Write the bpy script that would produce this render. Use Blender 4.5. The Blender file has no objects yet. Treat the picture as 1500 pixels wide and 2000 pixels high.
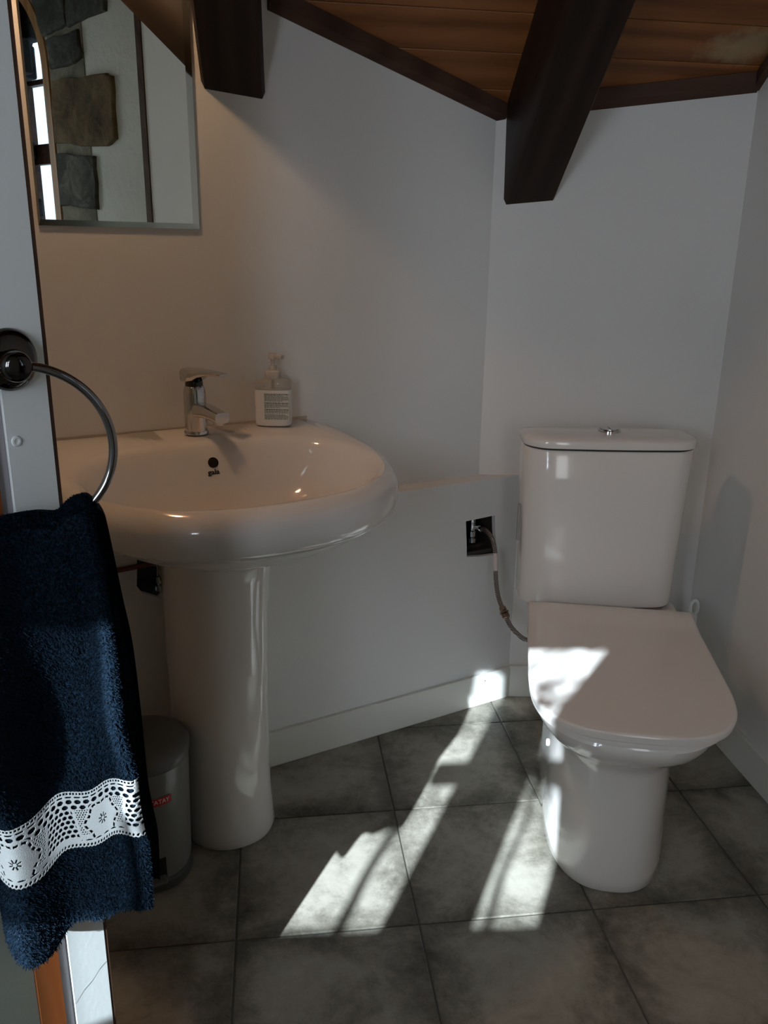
import bpy, bmesh, math, random
import numpy as np
from mathutils import Vector, Matrix
from mathutils.bvhtree import BVHTree

random.seed(7)
rng = np.random.default_rng(7)
D = bpy.data
C = bpy.context.scene.collection
SC = bpy.context.scene
PI = math.pi

def lin(r, g, b):
    f = lambda c: (c/255/12.92) if c/255 <= .04045 else ((c/255+.055)/1.055)**2.4
    return (f(r), f(g), f(b), 1.0)

# ------------------------------------------------------------------ camera
CAM_H = 1.1835
PITCH, ROLL = 0.30062537, 0.01499802
cam = D.cameras.new('camera')
cam.sensor_fit = 'VERTICAL'; cam.sensor_height = 36.0
cam.lens = 1645.9/2000*36.0
cam.clip_start = .02
co = D.objects.new('camera', cam); C.objects.link(co)
_f = Vector((0, math.cos(PITCH), -math.sin(PITCH))); _r = Vector((1, 0, 0)); _u = _r.cross(_f)
_r2 = _r*math.cos(ROLL)+_u*math.sin(ROLL); _u2 = _u*math.cos(ROLL)-_r*math.sin(ROLL)
M = Matrix((( _r2.x, _u2.x, -_f.x, 0), (_r2.y, _u2.y, -_f.y, 0), (_r2.z, _u2.z, -_f.z, CAM_H), (0, 0, 0, 1)))
co.matrix_world = M
SC.camera = co

# ------------------------------------------------------------------ view, world, sun, lights
SC.view_settings.view_transform = 'Standard'
SC.view_settings.look = 'None'
SC.view_settings.exposure = 0.0
SC.view_settings.gamma = 1.0
SC.view_settings.use_curve_mapping = False
SC.cycles.use_denoising = True
SC.cycles.max_bounces = 10
SC.cycles.diffuse_bounces = 6
SC.cycles.sample_clamp_indirect = 4.0

w = D.worlds.new('sky'); SC.world = w; w.use_nodes = True
bg = w.node_tree.nodes['Background']
bg.inputs[0].default_value = (.62, .80, 1.0, 1); bg.inputs[1].default_value = 2.0

SUN_AZ, SUN_TAN = math.radians(21.3), 0.584
SW = Vector((math.sin(SUN_AZ), math.cos(SUN_AZ), -SUN_TAN)).normalized()   # travel direction of the light
sun = D.lights.new('sun', 'SUN'); sun.energy = 21.0; sun.angle = .0093; sun.color = (.76, .90, 1.0)
so = D.objects.new('sun', sun); C.objects.link(so)
so.rotation_euler = SW.to_track_quat('-Z', 'Y').to_euler(); so.location = (-1.5, -3, 3)

def area(name, loc, direction, sx, sy, power, col):
    l = D.lights.new(name, 'AREA'); l.shape = 'RECTANGLE'; l.size = sx; l.size_y = sy; l.energy = power; l.color = col
    o = D.objects.new(name, l); C.objects.link(o); o.location = loc
    o.rotation_euler = Vector(direction).to_track_quat('-Z', 'Y').to_euler()
    return o
# sky light entering by the small window; added fill light in the hall
area('skylight_window', (-.62, -.62, 1.30), (.30, .95, -.10), .56, .62, 22.0, (.80, .88, 1.0))
area('hall_fill', (.58, -1.50, 1.25), (-.10, .98, -.02), .34, 1.5, 6.0, (.92, .96, 1.0))

# ------------------------------------------------------------------ node helpers and materials
def mat(name, col=None, rough=.5, metal=0, coat=0, coat_rough=.05, spec=.5, sheen=0, trans=0, ior=1.45):
    m = D.materials.new(name); m.use_nodes = True
    b = m.node_tree.nodes['Principled BSDF']
    if col: b.inputs['Base Color'].default_value = col
    b.inputs['Roughness'].default_value = rough; b.inputs['Metallic'].default_value = metal
    b.inputs['Coat Weight'].default_value = coat; b.inputs['Coat Roughness'].default_value = coat_rough
    b.inputs['Specular IOR Level'].default_value = spec
    b.inputs['Sheen Weight'].default_value = sheen
    b.inputs['Transmission Weight'].default_value = trans; b.inputs['IOR'].default_value = ior
    return m
def N(m, t, **kw):
    n = m.node_tree.nodes.new(t)
    for k, v in kw.items():
        if k in n.inputs.keys(): n.inputs[k].default_value = v
        else: setattr(n, k, v)
    return n
def L(m, a, b): m.node_tree.links.new(a, b)
def ramp(m, src, stops):
    r = N(m, 'ShaderNodeValToRGB'); e = r.color_ramp.elements
    e[0].position, e[0].color = stops[0]; e[1].position, e[1].color = stops[-1]
    for p, c in stops[1:-1]:
        x = e.new(p); x.color = c
    L(m, src, r.inputs[0]); return r
def coords(m, scale=(1, 1, 1), kind='Object', per_object=False):
    tc = N(m, 'ShaderNodeTexCoord'); mp = N(m, 'ShaderNodeMapping'); mp.inputs['Scale'].default_value = scale
    L(m, tc.outputs[kind], mp.inputs[0])
    if per_object:
        oi = N(m, 'ShaderNodeObjectInfo'); vm = N(m, 'ShaderNodeVectorMath', operation='SCALE')
        cb = N(m, 'ShaderNodeCombineXYZ'); L(m, oi.outputs['Random'], cb.inputs[0])
        mm = N(m, 'ShaderNodeMath', operation='MULTIPLY'); mm.inputs[1].default_value = 7.3
        L(m, oi.outputs['Random'], mm.inputs[0]); L(m, mm.outputs[0], cb.inputs[1])
        vm.inputs['Scale'].default_value = 40.0; L(m, cb.outputs[0], vm.inputs[0]); L(m, vm.outputs[0], mp.inputs['Location'])
    return mp.outputs[0]
def noise(m, vec, scale, detail=4, rough=.55, dist=0):
    n = N(m, 'ShaderNodeTexNoise'); n.inputs['Scale'].default_value = scale; n.inputs['Detail'].default_value = detail
    n.inputs['Roughness'].default_value = rough; n.inputs['Distortion'].default_value = dist
    L(m, vec, n.inputs['Vector']); return n
def bump(m, h, strength=.3, dist=.002):
    b = N(m, 'ShaderNodeBump'); b.inputs['Strength'].default_value = strength; b.inputs['Distance'].default_value = dist
    L(m, h, b.inputs['Height']); L(m, b.outputs[0], m.node_tree.nodes['Principled BSDF'].inputs['Normal'])
def base(m, sock): L(m, sock, m.node_tree.nodes['Principled BSDF'].inputs['Base Color'])

def wall_mat(name, c1, c2):
    m = mat(name, rough=.62, spec=.3)
    v = coords(m); n = noise(m, v, 2.2, 3); r = ramp(m, n.outputs[0], [(.3, c1), (.7, c2)]); base(m, r.outputs[0])
    n2 = noise(m, v, 160, 2); n3 = noise(m, v, 9, 3)
    a = N(m, 'ShaderNodeMath', operation='MULTIPLY_ADD'); a.inputs[1].default_value = 3.0
    L(m, n3.outputs[0], a.inputs[0]); L(m, n2.outputs[0], a.inputs[2]); bump(m, a.outputs[0], .25, .0012)
    return m
M_wall = wall_mat('white_painted_plaster', (.70, .69, .675, 1), (.75, .74, .725, 1))
M_rough = wall_mat('rough_white_render', (.50, .51, .475, 1), (.64, .65, .61, 1))
_v = coords(M_rough); bump(M_rough, noise(M_rough, _v, 26, 6, .7).outputs[0], .6, .008)
M_board = mat('white_board', (.72, .74, .73, 1), .45)
_v = coords(M_board); bump(M_board, noise(M_board, _v, 120, 2).outputs[0], .12, .001)
M_skirt = mat('white_skirting', (.70, .69, .64, 1), .35)
M_porc = mat('white_porcelain', (.74, .70, .665, 1), .12, coat=.6, coat_rough=.03)
M_seat = mat('white_seat_plastic', (.75, .70, .66, 1), .16, coat=.3, coat_rough=.06)
M_chrome = mat('chrome', (.62, .61, .60, 1), .10, 1)
M_darkchrome = mat('dark_polished_metal', (.07, .065, .062, 1), .10, 1)
M_ringchrome = mat('dim_reflection_chrome', (.27, .26, .265, 1), .09, 1)  # chrome base darkened to carry the dim surroundings it reflects
M_mirror = mat('mirror_silvering', (.83, .86, .83, 1), .0, 1)
M_bevel = mat('mirror_bevel', (.62, .66, .62, 1), .12, 1)
M_black = mat('black_cavity', (.012, .010, .009, 1), .9)
M_ink = mat('black_ink', (.02, .02, .02, 1), .6)
M_seam = mat('dark_seam', (.03, .028, .025, 1), .8)

def wood(name, c1, c2, c3, axis=0, rough=.5, scale=6, coat=0):
    m = mat(name, rough=rough, coat=coat)
    s = [9, 9, 9]; s[axis] = .9
    v = coords(m, tuple(s), per_object=True)
    n = noise(m, v, scale*.35, 6, .6, 1.2)
    wv = N(m, 'ShaderNodeTexWave', wave_type='RINGS'); wv.inputs['Scale'].default_value = scale*.10
    wv.inputs['Distortion'].default_value = 5.0; wv.inputs['Detail'].default_value = 3; L(m, v, wv.inputs['Vector'])
    a = N(m, 'ShaderNodeMath', operation='MULTIPLY_ADD'); a.inputs[1].default_value = .35
    L(m, wv.outputs['Fac'], a.inputs[0]); L(m, n.outputs[0], a.inputs[2])
    r = ramp(m, a.outputs[0], [(.3, c1), (.6, c2), (.95, c3)]); base(m, r.outputs[0]); bump(m, a.outputs[0], .25, .001)
    return m
M_plank = wood('varnished_pine_plank', (.098, .031, .007, 1), (.185, .062, .015, 1), (.255, .095, .026, 1), 0, .42)
M_beam = wood('dark_stained_beam', (.007, .004, .003, 1), (.014, .0075, .005, 1), (.028, .015, .010, 1), 0, .5, 7)
M_beam.node_tree.nodes['Principled BSDF'].inputs['Specular IOR Level'].default_value = .25
M_trim = wood('brown_stained_trim', (.035, .019, .013, 1), (.060, .031, .021, 1), (.085, .046, .032, 1), 0, .55)
M_trim.node_tree.nodes['Principled BSDF'].inputs['Specular IOR Level'].default_value = .2
M_post = wood('orange_varnished_post', (.19, .05, .014, 1), (.30, .085, .022, 1), (.38, .13, .04, 1), 2, .3, coat=.3)
M_arch = wood('golden_arch_wood', (.20, .09, .028, 1), (.27, .13, .042, 1), (.33, .17, .06, 1), 2, .45)

# floor tile: mottled cement look, dirtier towards its own printed edges
M_tile = mat('cement_look_tile', rough=.42, spec=.4)
def _tile():
    m = M_tile
    v = coords(m, per_object=True)
    n1 = noise(m, v, 7, 8, .65, .6); n2 = noise(m, v, 38, 6, .7); n3 = noise(m, v, 180, 3, .6)
    tc = N(m, 'ShaderNodeTexCoord'); sx = N(m, 'ShaderNodeSeparateXYZ'); L(m, tc.outputs['Object'], sx.inputs[0])
    ab = []
    for k in (0, 1):
        a = N(m, 'ShaderNodeMath', operation='ABSOLUTE'); L(m, sx.outputs[k], a.inputs[0]); ab.append(a)
    mx = N(m, 'ShaderNodeMath', operation='MAXIMUM'); L(m, ab[0].outputs[0], mx.inputs[0]); L(m, ab[1].outputs[0], mx.inputs[1])
    ed = N(m, 'ShaderNodeMapRange'); ed.inputs[1].default_value = .085; ed.inputs[2].default_value = .167
    ed.inputs[3].default_value = 0; ed.inputs[4].default_value = .30; L(m, mx.outputs[0], ed.inputs[0])
    s1 = N(m, 'ShaderNodeMath', operation='MULTIPLY_ADD'); s1.inputs[1].default_value = .45
    L(m, n2.outputs[0], s1.inputs[0]); L(m, n1.outputs[0], s1.inputs[2])
    s2 = N(m, 'ShaderNodeMath', operation='MULTIPLY_ADD'); s2.inputs[1].default_value = .16
    L(m, n3.outputs[0], s2.inputs[0]); L(m, s1.outputs[0], s2.inputs[2])
    s3 = N(m, 'ShaderNodeMath', operation='SUBTRACT'); L(m, s2.outputs[0], s3.inputs[0]); L(m, ed.outputs[0], s3.inputs[1])
    r = ramp(m, s3.outputs[0], [(.36, (.060, .055, .043, 1)), (.58, (.165, .150, .122, 1)), (.78, (.29, .266, .225, 1)), (1.0, (.36, .335, .285, 1))])
    base(m, r.outputs[0]); bump(m, s2.outputs[0], .25, .0012)
    rr = N(m, 'ShaderNodeMapRange'); rr.inputs[3].default_value = .36; rr.inputs[4].default_value = .55
    L(m, n2.outputs[0], rr.inputs[0]); L(m, rr.outputs[0], m.node_tree.nodes['Principled BSDF'].inputs['Roughness'])
_tile()
M_grout = mat('grey_grout', (.10, .095, .082, 1), .85)

def stone(name, c1, c2, c3):
    m = mat(name, rough=.85); v = coords(m, per_object=True)
    n = noise(m, v, 6, 8, .65, .8); r = ramp(m, n.outputs[0], [(.3, c1), (.52, c2), (.72, c3)]); base(m, r.outputs[0])
    bump(m, noise(m, v, 18, 8, .7).outputs[0], .9, .012); return m
M_stone_grey = stone('grey_stone', (.014, .015, .014, 1), (.055, .058, .050, 1), (.19, .19, .155, 1))
M_stone_brown = stone('brown_stone', (.022, .014, .006, 1), (.115, .078, .036, 1), (.21, .15, .082, 1))
M_stone_shade = stone('recess_shade_stone', (.003, .003, .003, 1), (.007, .007, .007, 1), (.012, .012, .012, 1))  # deep shade of the arch recess is put into this stone colour
M_mortar = stone('grey_mortar', (.10, .095, .07, 1), (.20, .19, .145, 1), (.30, .285, .23, 1))
M_brick = stone('rough_cavity_brick', (.015, .010, .008, 1), (.04, .026, .02, 1), (.07, .05, .04, 1))

# ------------------------------------------------------------------ object helpers
def link(name, me, m, parent=None, smooth=False, kind=None, label=None, loc=None):
    """one mesh object; world-space vertices are re-based on the parent's (or its own) origin"""
    o = D.objects.new(name, me); C.objects.link(o)
    org = Vector(parent['_org']) if parent is not None else Vector(loc or (0, 0, 0))
    me.transform(Matrix.Translation(-org))
    if parent is not None: o.parent = parent
    else: o.location = org
    o['_org'] = tuple(org)
    if m is not None: me.materials.append(m)
    if smooth:
        me.polygons.foreach_set('use_smooth', [True]*len(me.polygons))
        try: me.set_sharp_from_angle(angle=math.radians(smooth if smooth is not True else 40))
        except Exception: pass
    if kind: o['kind'] = kind
    if label: o['label'] = label
    me.update(); return o
def mesh(name, vs, fs):
    me = D.meshes.new(name); me.from_pydata([tuple(v) for v in vs], [], fs); me.update()
    bm = bmesh.new(); bm.from_mesh(me); bmesh.ops.recalc_face_normals(bm, faces=bm.faces); bm.to_mesh(me); bm.free()
    return me
def from_bm(name, bm):
    me = D.meshes.new(name); bmesh.ops.recalc_face_normals(bm, faces=bm.faces); bm.to_mesh(me); bm.free(); return me
def thing(name, label, cat, loc, group=None):
    o = D.objects.new(name, None); C.objects.link(o); o.location = loc; o.empty_display_size = .05
    o['label'] = label; o['category'] = cat; o['_org'] = tuple(loc)
    if group: o['group'] = group
    return o
def tag(o, label, cat, group=None):
    o['label'] = label; o['category'] = cat
    if group: o['group'] = group
    return o
def prism(name, foot, z0, z1):
    """vertical prism; z1 a number or a function of (x, y)"""
    n = len(foot); f = z1 if callable(z1) else (lambda x, y: z1)
    vs = [(x, y, z0) for x, y in foot]+[(x, y, f(x, y)) for x, y in foot]
    fs = [tuple(range(n))[::-1], tuple(range(n, 2*n))]+[(i, (i+1) % n, n+(i+1) % n, n+i) for i in range(n)]
    return mesh(name, vs, fs)
def hexa(name, b, t, bev=0, seg=2):
    vs = list(b)+list(t); fs = [(3, 2, 1, 0), (4, 5, 6, 7)]+[(i, (i+1) % 4, 4+(i+1) % 4, 4+i) for i in range(4)]
    bm = bmesh.new(); q = [bm.verts.new(v) for v in vs]
    for f in fs: bm.faces.new([q[i] for i in f])
    bmesh.ops.recalc_face_normals(bm, faces=bm.faces)
    if bev: bmesh.ops.bevel(bm, geom=bm.edges[:], offset=bev, segments=seg, affect='EDGES', profile=.5)
    return from_bm(name, bm)
def obox(name, o, ex, ey, ez, x0, x1, y0, y1, z0, z1, bev=0, seg=2):
    """box in the frame o + x*ex + y*ey + z*ez"""
    P = lambda x, y, z: o+ex*x+ey*y+ez*z
    return hexa(name, [P(x0, y0, z0), P(x1, y0, z0), P(x1, y1, z0), P(x0, y1, z0)], [P(x0, y0, z1), P(x1, y0, z1), P(x1, y1, z1), P(x0, y1, z1)], bev, seg)
X_, Y_, Z_ = Vector((1, 0, 0)), Vector((0, 1, 0)), Vector((0, 0, 1))
O_ = Vector((0, 0, 0))
def loft(name, rings, cap0=True, cap1=True, closed=False):
    vs, fs = [], []; n = len(rings[0])
    for r in rings: vs += [tuple(p) for p in r]
    for k in range(len(rings)-1):
        for i in range(n):
            fs.append((k*n+i, k*n+(i+1) % n, (k+1)*n+(i+1) % n, (k+1)*n+i))
    if cap0: fs.append(tuple(range(n))[::-1])
    if cap1: fs.append(tuple(range((len(rings)-1)*n, len(rings)*n)))
    return mesh(name, vs, fs)
def frame_of(axis):
    a = Vector(axis).normalized(); h = Z_ if abs(a.z) < .9 else X_
    x = h.cross(a).normalized(); return x, a.cross(x), a
def lathe(name, o, axis, prof, n=32):
    x, y, a = frame_of(axis); o = Vector(o)
    return loft(name, [[o+a*h+(x*math.cos(t)+y*math.sin(t))*max(r, 1e-5) for t in [2*PI*i/n for i in range(n)]] for r, h in prof])
def tube(name, pts, r, n=12, closed=False, caps=True):
    pts = [Vector(p) for p in pts]; m = len(pts); rings = []; prev = None
    for i, p in enumerate(pts):
        if closed: t = (pts[(i+1) % m]-pts[i-1]).normalized()
        else: t = (pts[min(i+1, m-1)]-pts[max(i-1, 0)]).normalized()
        if prev is None: x, y, _ = frame_of(t)
        else:
            x = (prev-t*prev.dot(t)).normalized(); y = t.cross(x)
        prev = x; rr = r(i/(m-1)) if callable(r) else r
        rings.append([p+(x*math.cos(a)+y*math.sin(a))*rr for a in [2*PI*k/n for k in range(n)]])
    if closed: rings.append(rings[0])
    return loft(name, rings, caps and not closed, caps and not closed)
def catmull(pts, per=8):
    P = [Vector(p) for p in pts]; P = [P[0]*2-P[1]]+P+[P[-1]*2-P[-2]]; out = []
    for i in range(1, len(P)-2):
        for k in range(per):
            t = k/per
            out.append(.5*((2*P[i])+(P[i+1]-P[i-1])*t+(2*P[i-1]-5*P[i]+4*P[i+1]-P[i+2])*t*t+(3*P[i]-P[i-1]-3*P[i+1]+P[i+2])*t**3))
    out.append(P[-2]); return out
def text_mesh(name, body, size, o, ex, ey, extrude=.0002, shear=0, font_scale_x=1, bold=0):
    cu = D.curves.new(name, 'FONT'); cu.body = body; cu.size = size; cu.extrude = extrude; cu.align_x = 'CENTER'; cu.align_y = 'CENTER'
    cu.resolution_u = 3; cu.shear = shear; cu.offset = bold
    tmp = D.objects.new(name, cu); C.objects.link(tmp)
    bpy.context.view_layer.update()
    me = D.meshes.new_from_object(tmp.evaluated_get(bpy.context.evaluated_depsgraph_get()))
    D.objects.remove(tmp); D.curves.remove(cu)
    ez = ex.cross(ey)
    mt = Matrix(((ex.x*font_scale_x, ey.x, ez.x, o.x), (ex.y*font_scale_x, ey.y, ez.y, o.y), (ex.z*font_scale_x, ey.z, ez.z, o.z), (0, 0, 0, 1)))
    me.transform(mt); return me
def clip_poly(poly, hp):
    """keep the side of the half-plane (px, py, nx, ny) the normal points to"""
    px, py, nx, ny = hp; out = []
    for i in range(len(poly)):
        a, b = poly[i], poly[(i+1) % len(poly)]
        da = (a[0]-px)*nx+(a[1]-py)*ny; db = (b[0]-px)*nx+(b[1]-py)*ny
        if da >= 0: out.append(a)
        if (da >= 0) != (db >= 0):
            t = da/(da-db); out.append((a[0]+(b[0]-a[0])*t, a[1]+(b[1]-a[1])*t))
    return out

# ------------------------------------------------------------------ the room's lines
WD = Vector((.8671, .4981, 0)); WN = Vector((.4981, -.8671, 0))      # along the sink wall / out of it
M0 = Vector((.264, 2.119, 0))                                        # a point of the sink wall (upper face)
B0 = Vector((.349, 2.105, 0))                                        # a point of the low boxing's face
YB = 2.107                                                           # back wall
RW0 = Vector((.887, 1.649, 0)); RD = Vector((.119, -.993, 0)).normalized(); RN = Vector((-RD.y, RD.x, 0))*-1   # right wall, RN into room
if RN.x > 0: RN = -RN
def ceilz(x, y, off=.030): return 1.466+off+.1132*(x-.264)-.7418*(y-2.119)
def wpt(s, t=0, z=0): return M0+WD*s+WN*t+Z_*z                       # on the sink wall, s from M0
def bpt(s, t=0, z=0): return B0+WD*s+WN*t+Z_*z
def rpt(s, t=0, z=0): return RW0+RD*s+RN*t+Z_*z
xy = lambda v: (v.x, v.y)
S_CORNER = (YB-M0.y)/WD.y
SB_CORNER = (YB-B0.y)/WD.y
R_CORNER = (YB-RW0.y)/RD.y
LEFT_END = -2.05
WT = .12
S = lambda n, me, m, parent=None, **k: link(n, me, m, parent, kind=None if parent else 'structure', **k)

# floor slab and tiles
TA = math.radians(7.6); TU = Vector((math.cos(TA), math.sin(TA), 0)); TV = Vector((-math.sin(TA), math.cos(TA), 0))
TO = Vector((.0322, 1.588, 0)); TS = .333
floor = S('floor', prism('floor', [(-1.95, -1.7), (1.9, -1.7), (1.9, 2.3), (-1.95, 2.3)], -.06, -.0025), M_grout)
room_hp = [(B0.x, B0.y, WN.x, WN.y), (0, YB-.001, 0, -1), (RW0.x, RW0.y, RN.x, RN.y), (0, -1.58, 0, 1), (-1.55, 0, 1, 0)]
tile_shared = None
def tile_mesh(poly):
    c = Vector((sum(p[0] for p in poly)/len(poly), sum(p[1] for p in poly)/len(poly)))
    n = len(poly); ins = []
    for p in poly:
        v = c-Vector(p); v.normalize(); ins.append((p[0]+v.x*.0022, p[1]+v.y*.0022))
    vs = [(x, y, -.006) for x, y in poly]+[(x, y, -.0010) for x, y in poly]+[(x, y, 0) for x, y in ins]
    fs = [tuple(range(2*n, 3*n))]
    for k in (0, 1): fs += [(k*n+i, k*n+(i+1) % n, (k+1)*n+(i+1) % n, (k+1)*n+i) for i in range(n)]
    return mesh('tile', vs, fs)
hs = TS/2-.0016
for i in range(-5, 4):
    for j in range(-10, 3):
        ctr = TO+TU*((i+.5)*TS)+TV*((j+.5)*TS)
        world = [xy(ctr+TU*a+TV*b) for a, b in ((-hs, -hs), (hs, -hs), (hs, hs), (-hs, hs))]
        cl = world
        for hp in room_hp:
            if len(cl) >= 3: cl = clip_poly(cl, hp)
        if len(cl) < 3: continue
        loc = [((Vector((x, y, 0))-ctr).dot(TU), (Vector((x, y, 0))-ctr).dot(TV)) for x, y in cl]
        ar = .5*abs(sum(loc[k][0]*loc[(k+1) % len(loc)][1]-loc[(k+1) % len(loc)][0]*loc[k][1] for k in range(len(loc))))
        if ar < 1e-4: continue
        full = ar > .999*4*hs*hs
        if full and tile_shared is None: tile_shared = tile_mesh([(-hs, -hs), (hs, -hs), (hs, hs), (-hs, hs)]); tile_shared.materials.append(M_tile)
        if full: me = tile_shared
        else: me = tile_mesh(loc); me.materials.append(M_tile)
        t = D.objects.new('tile', me); C.objects.link(t); t.parent = floor; t.location = ctr
        t.rotation_euler = (random.uniform(-.0012, .0012), random.uniform(-.0012, .0012), TA)

# sink wall, its low boxing with the two openings, back wall, right wall
wall_left = S('wall_left', prism('wall_left', [xy(wpt(LEFT_END)), xy(wpt(S_CORNER)), xy(wpt(S_CORNER, -WT)), xy(wpt(LEFT_END, -WT))], .625, ceilz), M_wall)
LED = .636
def boxing():
    bm = bmesh.new()
    P = lambda s, z, t=0: bpt(s, t, z)
    s0 = -2.05
    outer = [(s0, 0), (SB_CORNER, 0), (SB_CORNER, LED), (s0, LED)]
    h1 = [(-.164, .535), (-.110, .5365), (-.073, .538), (-.0695, .500), (-.061, .428), (-.108, .431), (-.156, .438), (-.159, .48)]
    h2 = [(-.982, .612), (-.84, .618), (-.700, .612), (-.680, .572), (-.652, .542), (-.660, .520), (-.69, .508), (-.76, .507), (-.84, .499), (-.905, .488), (-.928, .494), (-.944, .480), (-.960, .489), (-.978, .498), (-.988, .515), (-.984, .56)]
    rims = []
    for loop in (outer, h1, h2):
        vs = [bm.verts.new(P(*p)) for p in loop]
        es = [bm.edges.new((vs[i], vs[(i+1) % len(vs)])) for i in range(len(vs))]
        rims.append((loop, vs))
    bmesh.ops.triangle_fill(bm, edges=bm.edges[:], use_beauty=True)
    for loop, vs in rims[1:]:
        bk = [bm.verts.new(P(p[0], p[1], -.014)) for p in loop]
        for i in range(len(vs)):
            j = (i+1) % len(vs); bm.faces.new((vs[i], vs[j], bk[j], bk[i]))
    # ledge top
    a, b = rims[0][1][3], rims[0][1][2]
    c = bm.verts.new(P(SB_CORNER-.02, LED, -.075)); d = bm.verts.new(P(s0, LED, -.075))
    bm.faces.new((a, b, c, d))
    return from_bm('wall_lower', bm)
wall_lower = S('wall_lower', boxing(), M_wall)
def cavity(s0, s1, z0, z1):
    P = lambda s, z, t: bpt(s, t, z)
    vs = [P(s0, z0, -.015), P(s1, z0, -.015), P(s1, z1, -.015), P(s0, z1, -.015), P(s0, z0, -.13), P(s1, z0, -.13), P(s1, z1, -.13), P(s0, z1, -.13)]
    return mesh('cavity', vs, [(4, 5, 6, 7), (0, 1, 5, 4), (1, 2, 6, 5), (2, 3, 7, 6), (3, 0, 4, 7)])
link('cavity', cavity(-.175, -.052, .425, .548), M_brick, wall_lower)
link('cavity', cavity(-1.0, -.655, .478, .625), M_brick, wall_lower)
for k in range(3):
    link('brick_rib', obox('brick_rib', bpt(-.17, -.03-.03*k, .426), WD, -WN, Z_, 0, .115, 0, .012, 0, .010+.006*k), M_brick, wall_lower)

R_END = 1.47
def backwall():
    bm = bmesh.new()
    for me in (prism('a', [(.30, YB), (.90, YB), (.90, YB+WT), (.30, YB+WT)], 0, .632), prism('b', [(.19, YB), (.90, YB), (.90, YB+WT), (.19, YB+WT)], .632, ceilz)):
        bm.from_mesh(me); D.meshes.remove(me)
    return from_bm('wall_back', bm)
wall_back = S('wall_back', backwall(), M_wall)
wall_right = S('wall_right', prism('wall_right', [xy(rpt(R_CORNER-.0)), xy(rpt(R_END)), xy(rpt(R_END, -WT)), xy(rpt(R_CORNER, -WT))], 0, ceilz), M_wall)

# skirtings
SK = .094
baseboard_left = S('baseboard_left', obox('baseboard_left', bpt(0), WD, WN, Z_, -1.9, SB_CORNER+.004, .0002, .011, 0, SK-.003, .0015), M_skirt)
lip = link('nail_hole', lathe('nail_hole', bpt(-.084, .0112, .071), WN, [(.0019, 0), (.0019, .0004)], 12), M_black, baseboard_left)
baseboard_back = S('baseboard_back', obox('baseboard_back', Vector((0, YB, 0)), X_, -Y_, Z_, .352, .828, .0002, .011, 0, SK, .0015), M_skirt)
baseboard_right = S('baseboard_right', obox('baseboard_right', rpt(0), RD, RN, Z_, R_CORNER+.012, R_END-.005, .0002, .011, 0, .088, .0015), M_skirt)

# ceiling: backing deck and pine planks that run across the slope
CN = Vector((-.1132, .7418, 1.0)).normalized()
def cpt(x, y, off=.030): return Vector((x, y, ceilz(x, y, off)))
def deck():
    foot = [(-2.3, -2.0), (2.3, -2.0), (2.3, 2.4), (-2.3, 2.4)]
    vs = [cpt(x, y, .055) for x, y in foot]+[cpt(x, y, .14) for x, y in foot]
    return mesh('ceiling', vs, [(3, 2, 1, 0), (4, 5, 6, 7)]+[(i, (i+1) % 4, 4+(i+1) % 4, 4+i) for i in range(4)])
ceiling = S('ceiling', deck(), M_trim)
pk = M_plank
# an old plaster smear on the boards beside the right wall
def smear():
    m = M_plank.copy(); m.name = 'varnished_pine_with_plaster_smear'
    nt = m.node_tree; bs = nt.nodes['Principled BSDF']; src = bs.inputs['Base Color'].links[0].from_socket
    tc = N(m, 'ShaderNodeTexCoord'); ds = N(m, 'ShaderNodeVectorMath', operation='DISTANCE')
    g = N(m, 'ShaderNodeNewGeometry'); mp = N(m, 'ShaderNodeMapping'); mp.inputs['Scale'].default_value = (1, 2.2, 1.5)
    L(m, g.outputs['Position'], mp.inputs[0]); L(m, mp.outputs[0], ds.inputs[0])
    ds.inputs[1].default_value = (.765, 2.033*2.2, 1.615*1.5)
    n = noise(m, g.outputs['Position'], 26, 5, .7)
    a = N(m, 'ShaderNodeMath', operation='MULTIPLY_ADD'); a.inputs[1].default_value = .16; L(m, n.outputs[0], a.inputs[0]); L(m, ds.outputs['Value'], a.inputs[2])
    mr = N(m, 'ShaderNodeMapRange'); mr.inputs[1].default_value = .12; mr.inputs[2].default_value = .19; mr.inputs[3].default_value = .65; mr.inputs[4].default_value = 0
    L(m, a.outputs[0], mr.inputs[0])
    mx = N(m, 'ShaderNodeMix', data_type='RGBA'); L(m, mr.outputs[0], mx.inputs[0]); L(m, src, mx.inputs[6]); mx.inputs[7].default_value = (.34, .27, .15, 1)
    L(m, mx.outputs[2], bs.inputs['Base Color']); return m
M_smear = smear()
CE = Vector((1, .1526, 0)).normalized(); CE = Vector((CE.x, CE.y, 0))       # level line of the slope
CS = CN.cross(CE).normalized();  CS = CS if CS.z > 0 else -CS               # up the slope
pw = .0772*1.2454
ref = cpt(.5, 1.955)
plank_me = None
for k in range(-3, 44):
    x0, x1 = -2.0, 2.0
    org = ref+CS*(k*pw)
    if plank_me is None or k in (-3, 1):
        plank_me = obox('plank', O_, X_, Y_, Z_, x0, x1, .0009, pw-.0009, -.02, 0, .0016, 1)
        plank_me.materials.append(M_smear if k <= 0 else M_plank)
    me = plank_me; ez = CE.cross(CS)
    p = D.objects.new('plank', me); C.objects.link(p); p.parent = ceiling
    p.matrix_local = Matrix(((CE.x, CS.x, ez.x, org.x), (CE.y, CS.y, ez.y, org.y), (CE.z, CS.z, ez.z, org.z), (0, 0, 0, 1)))

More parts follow.
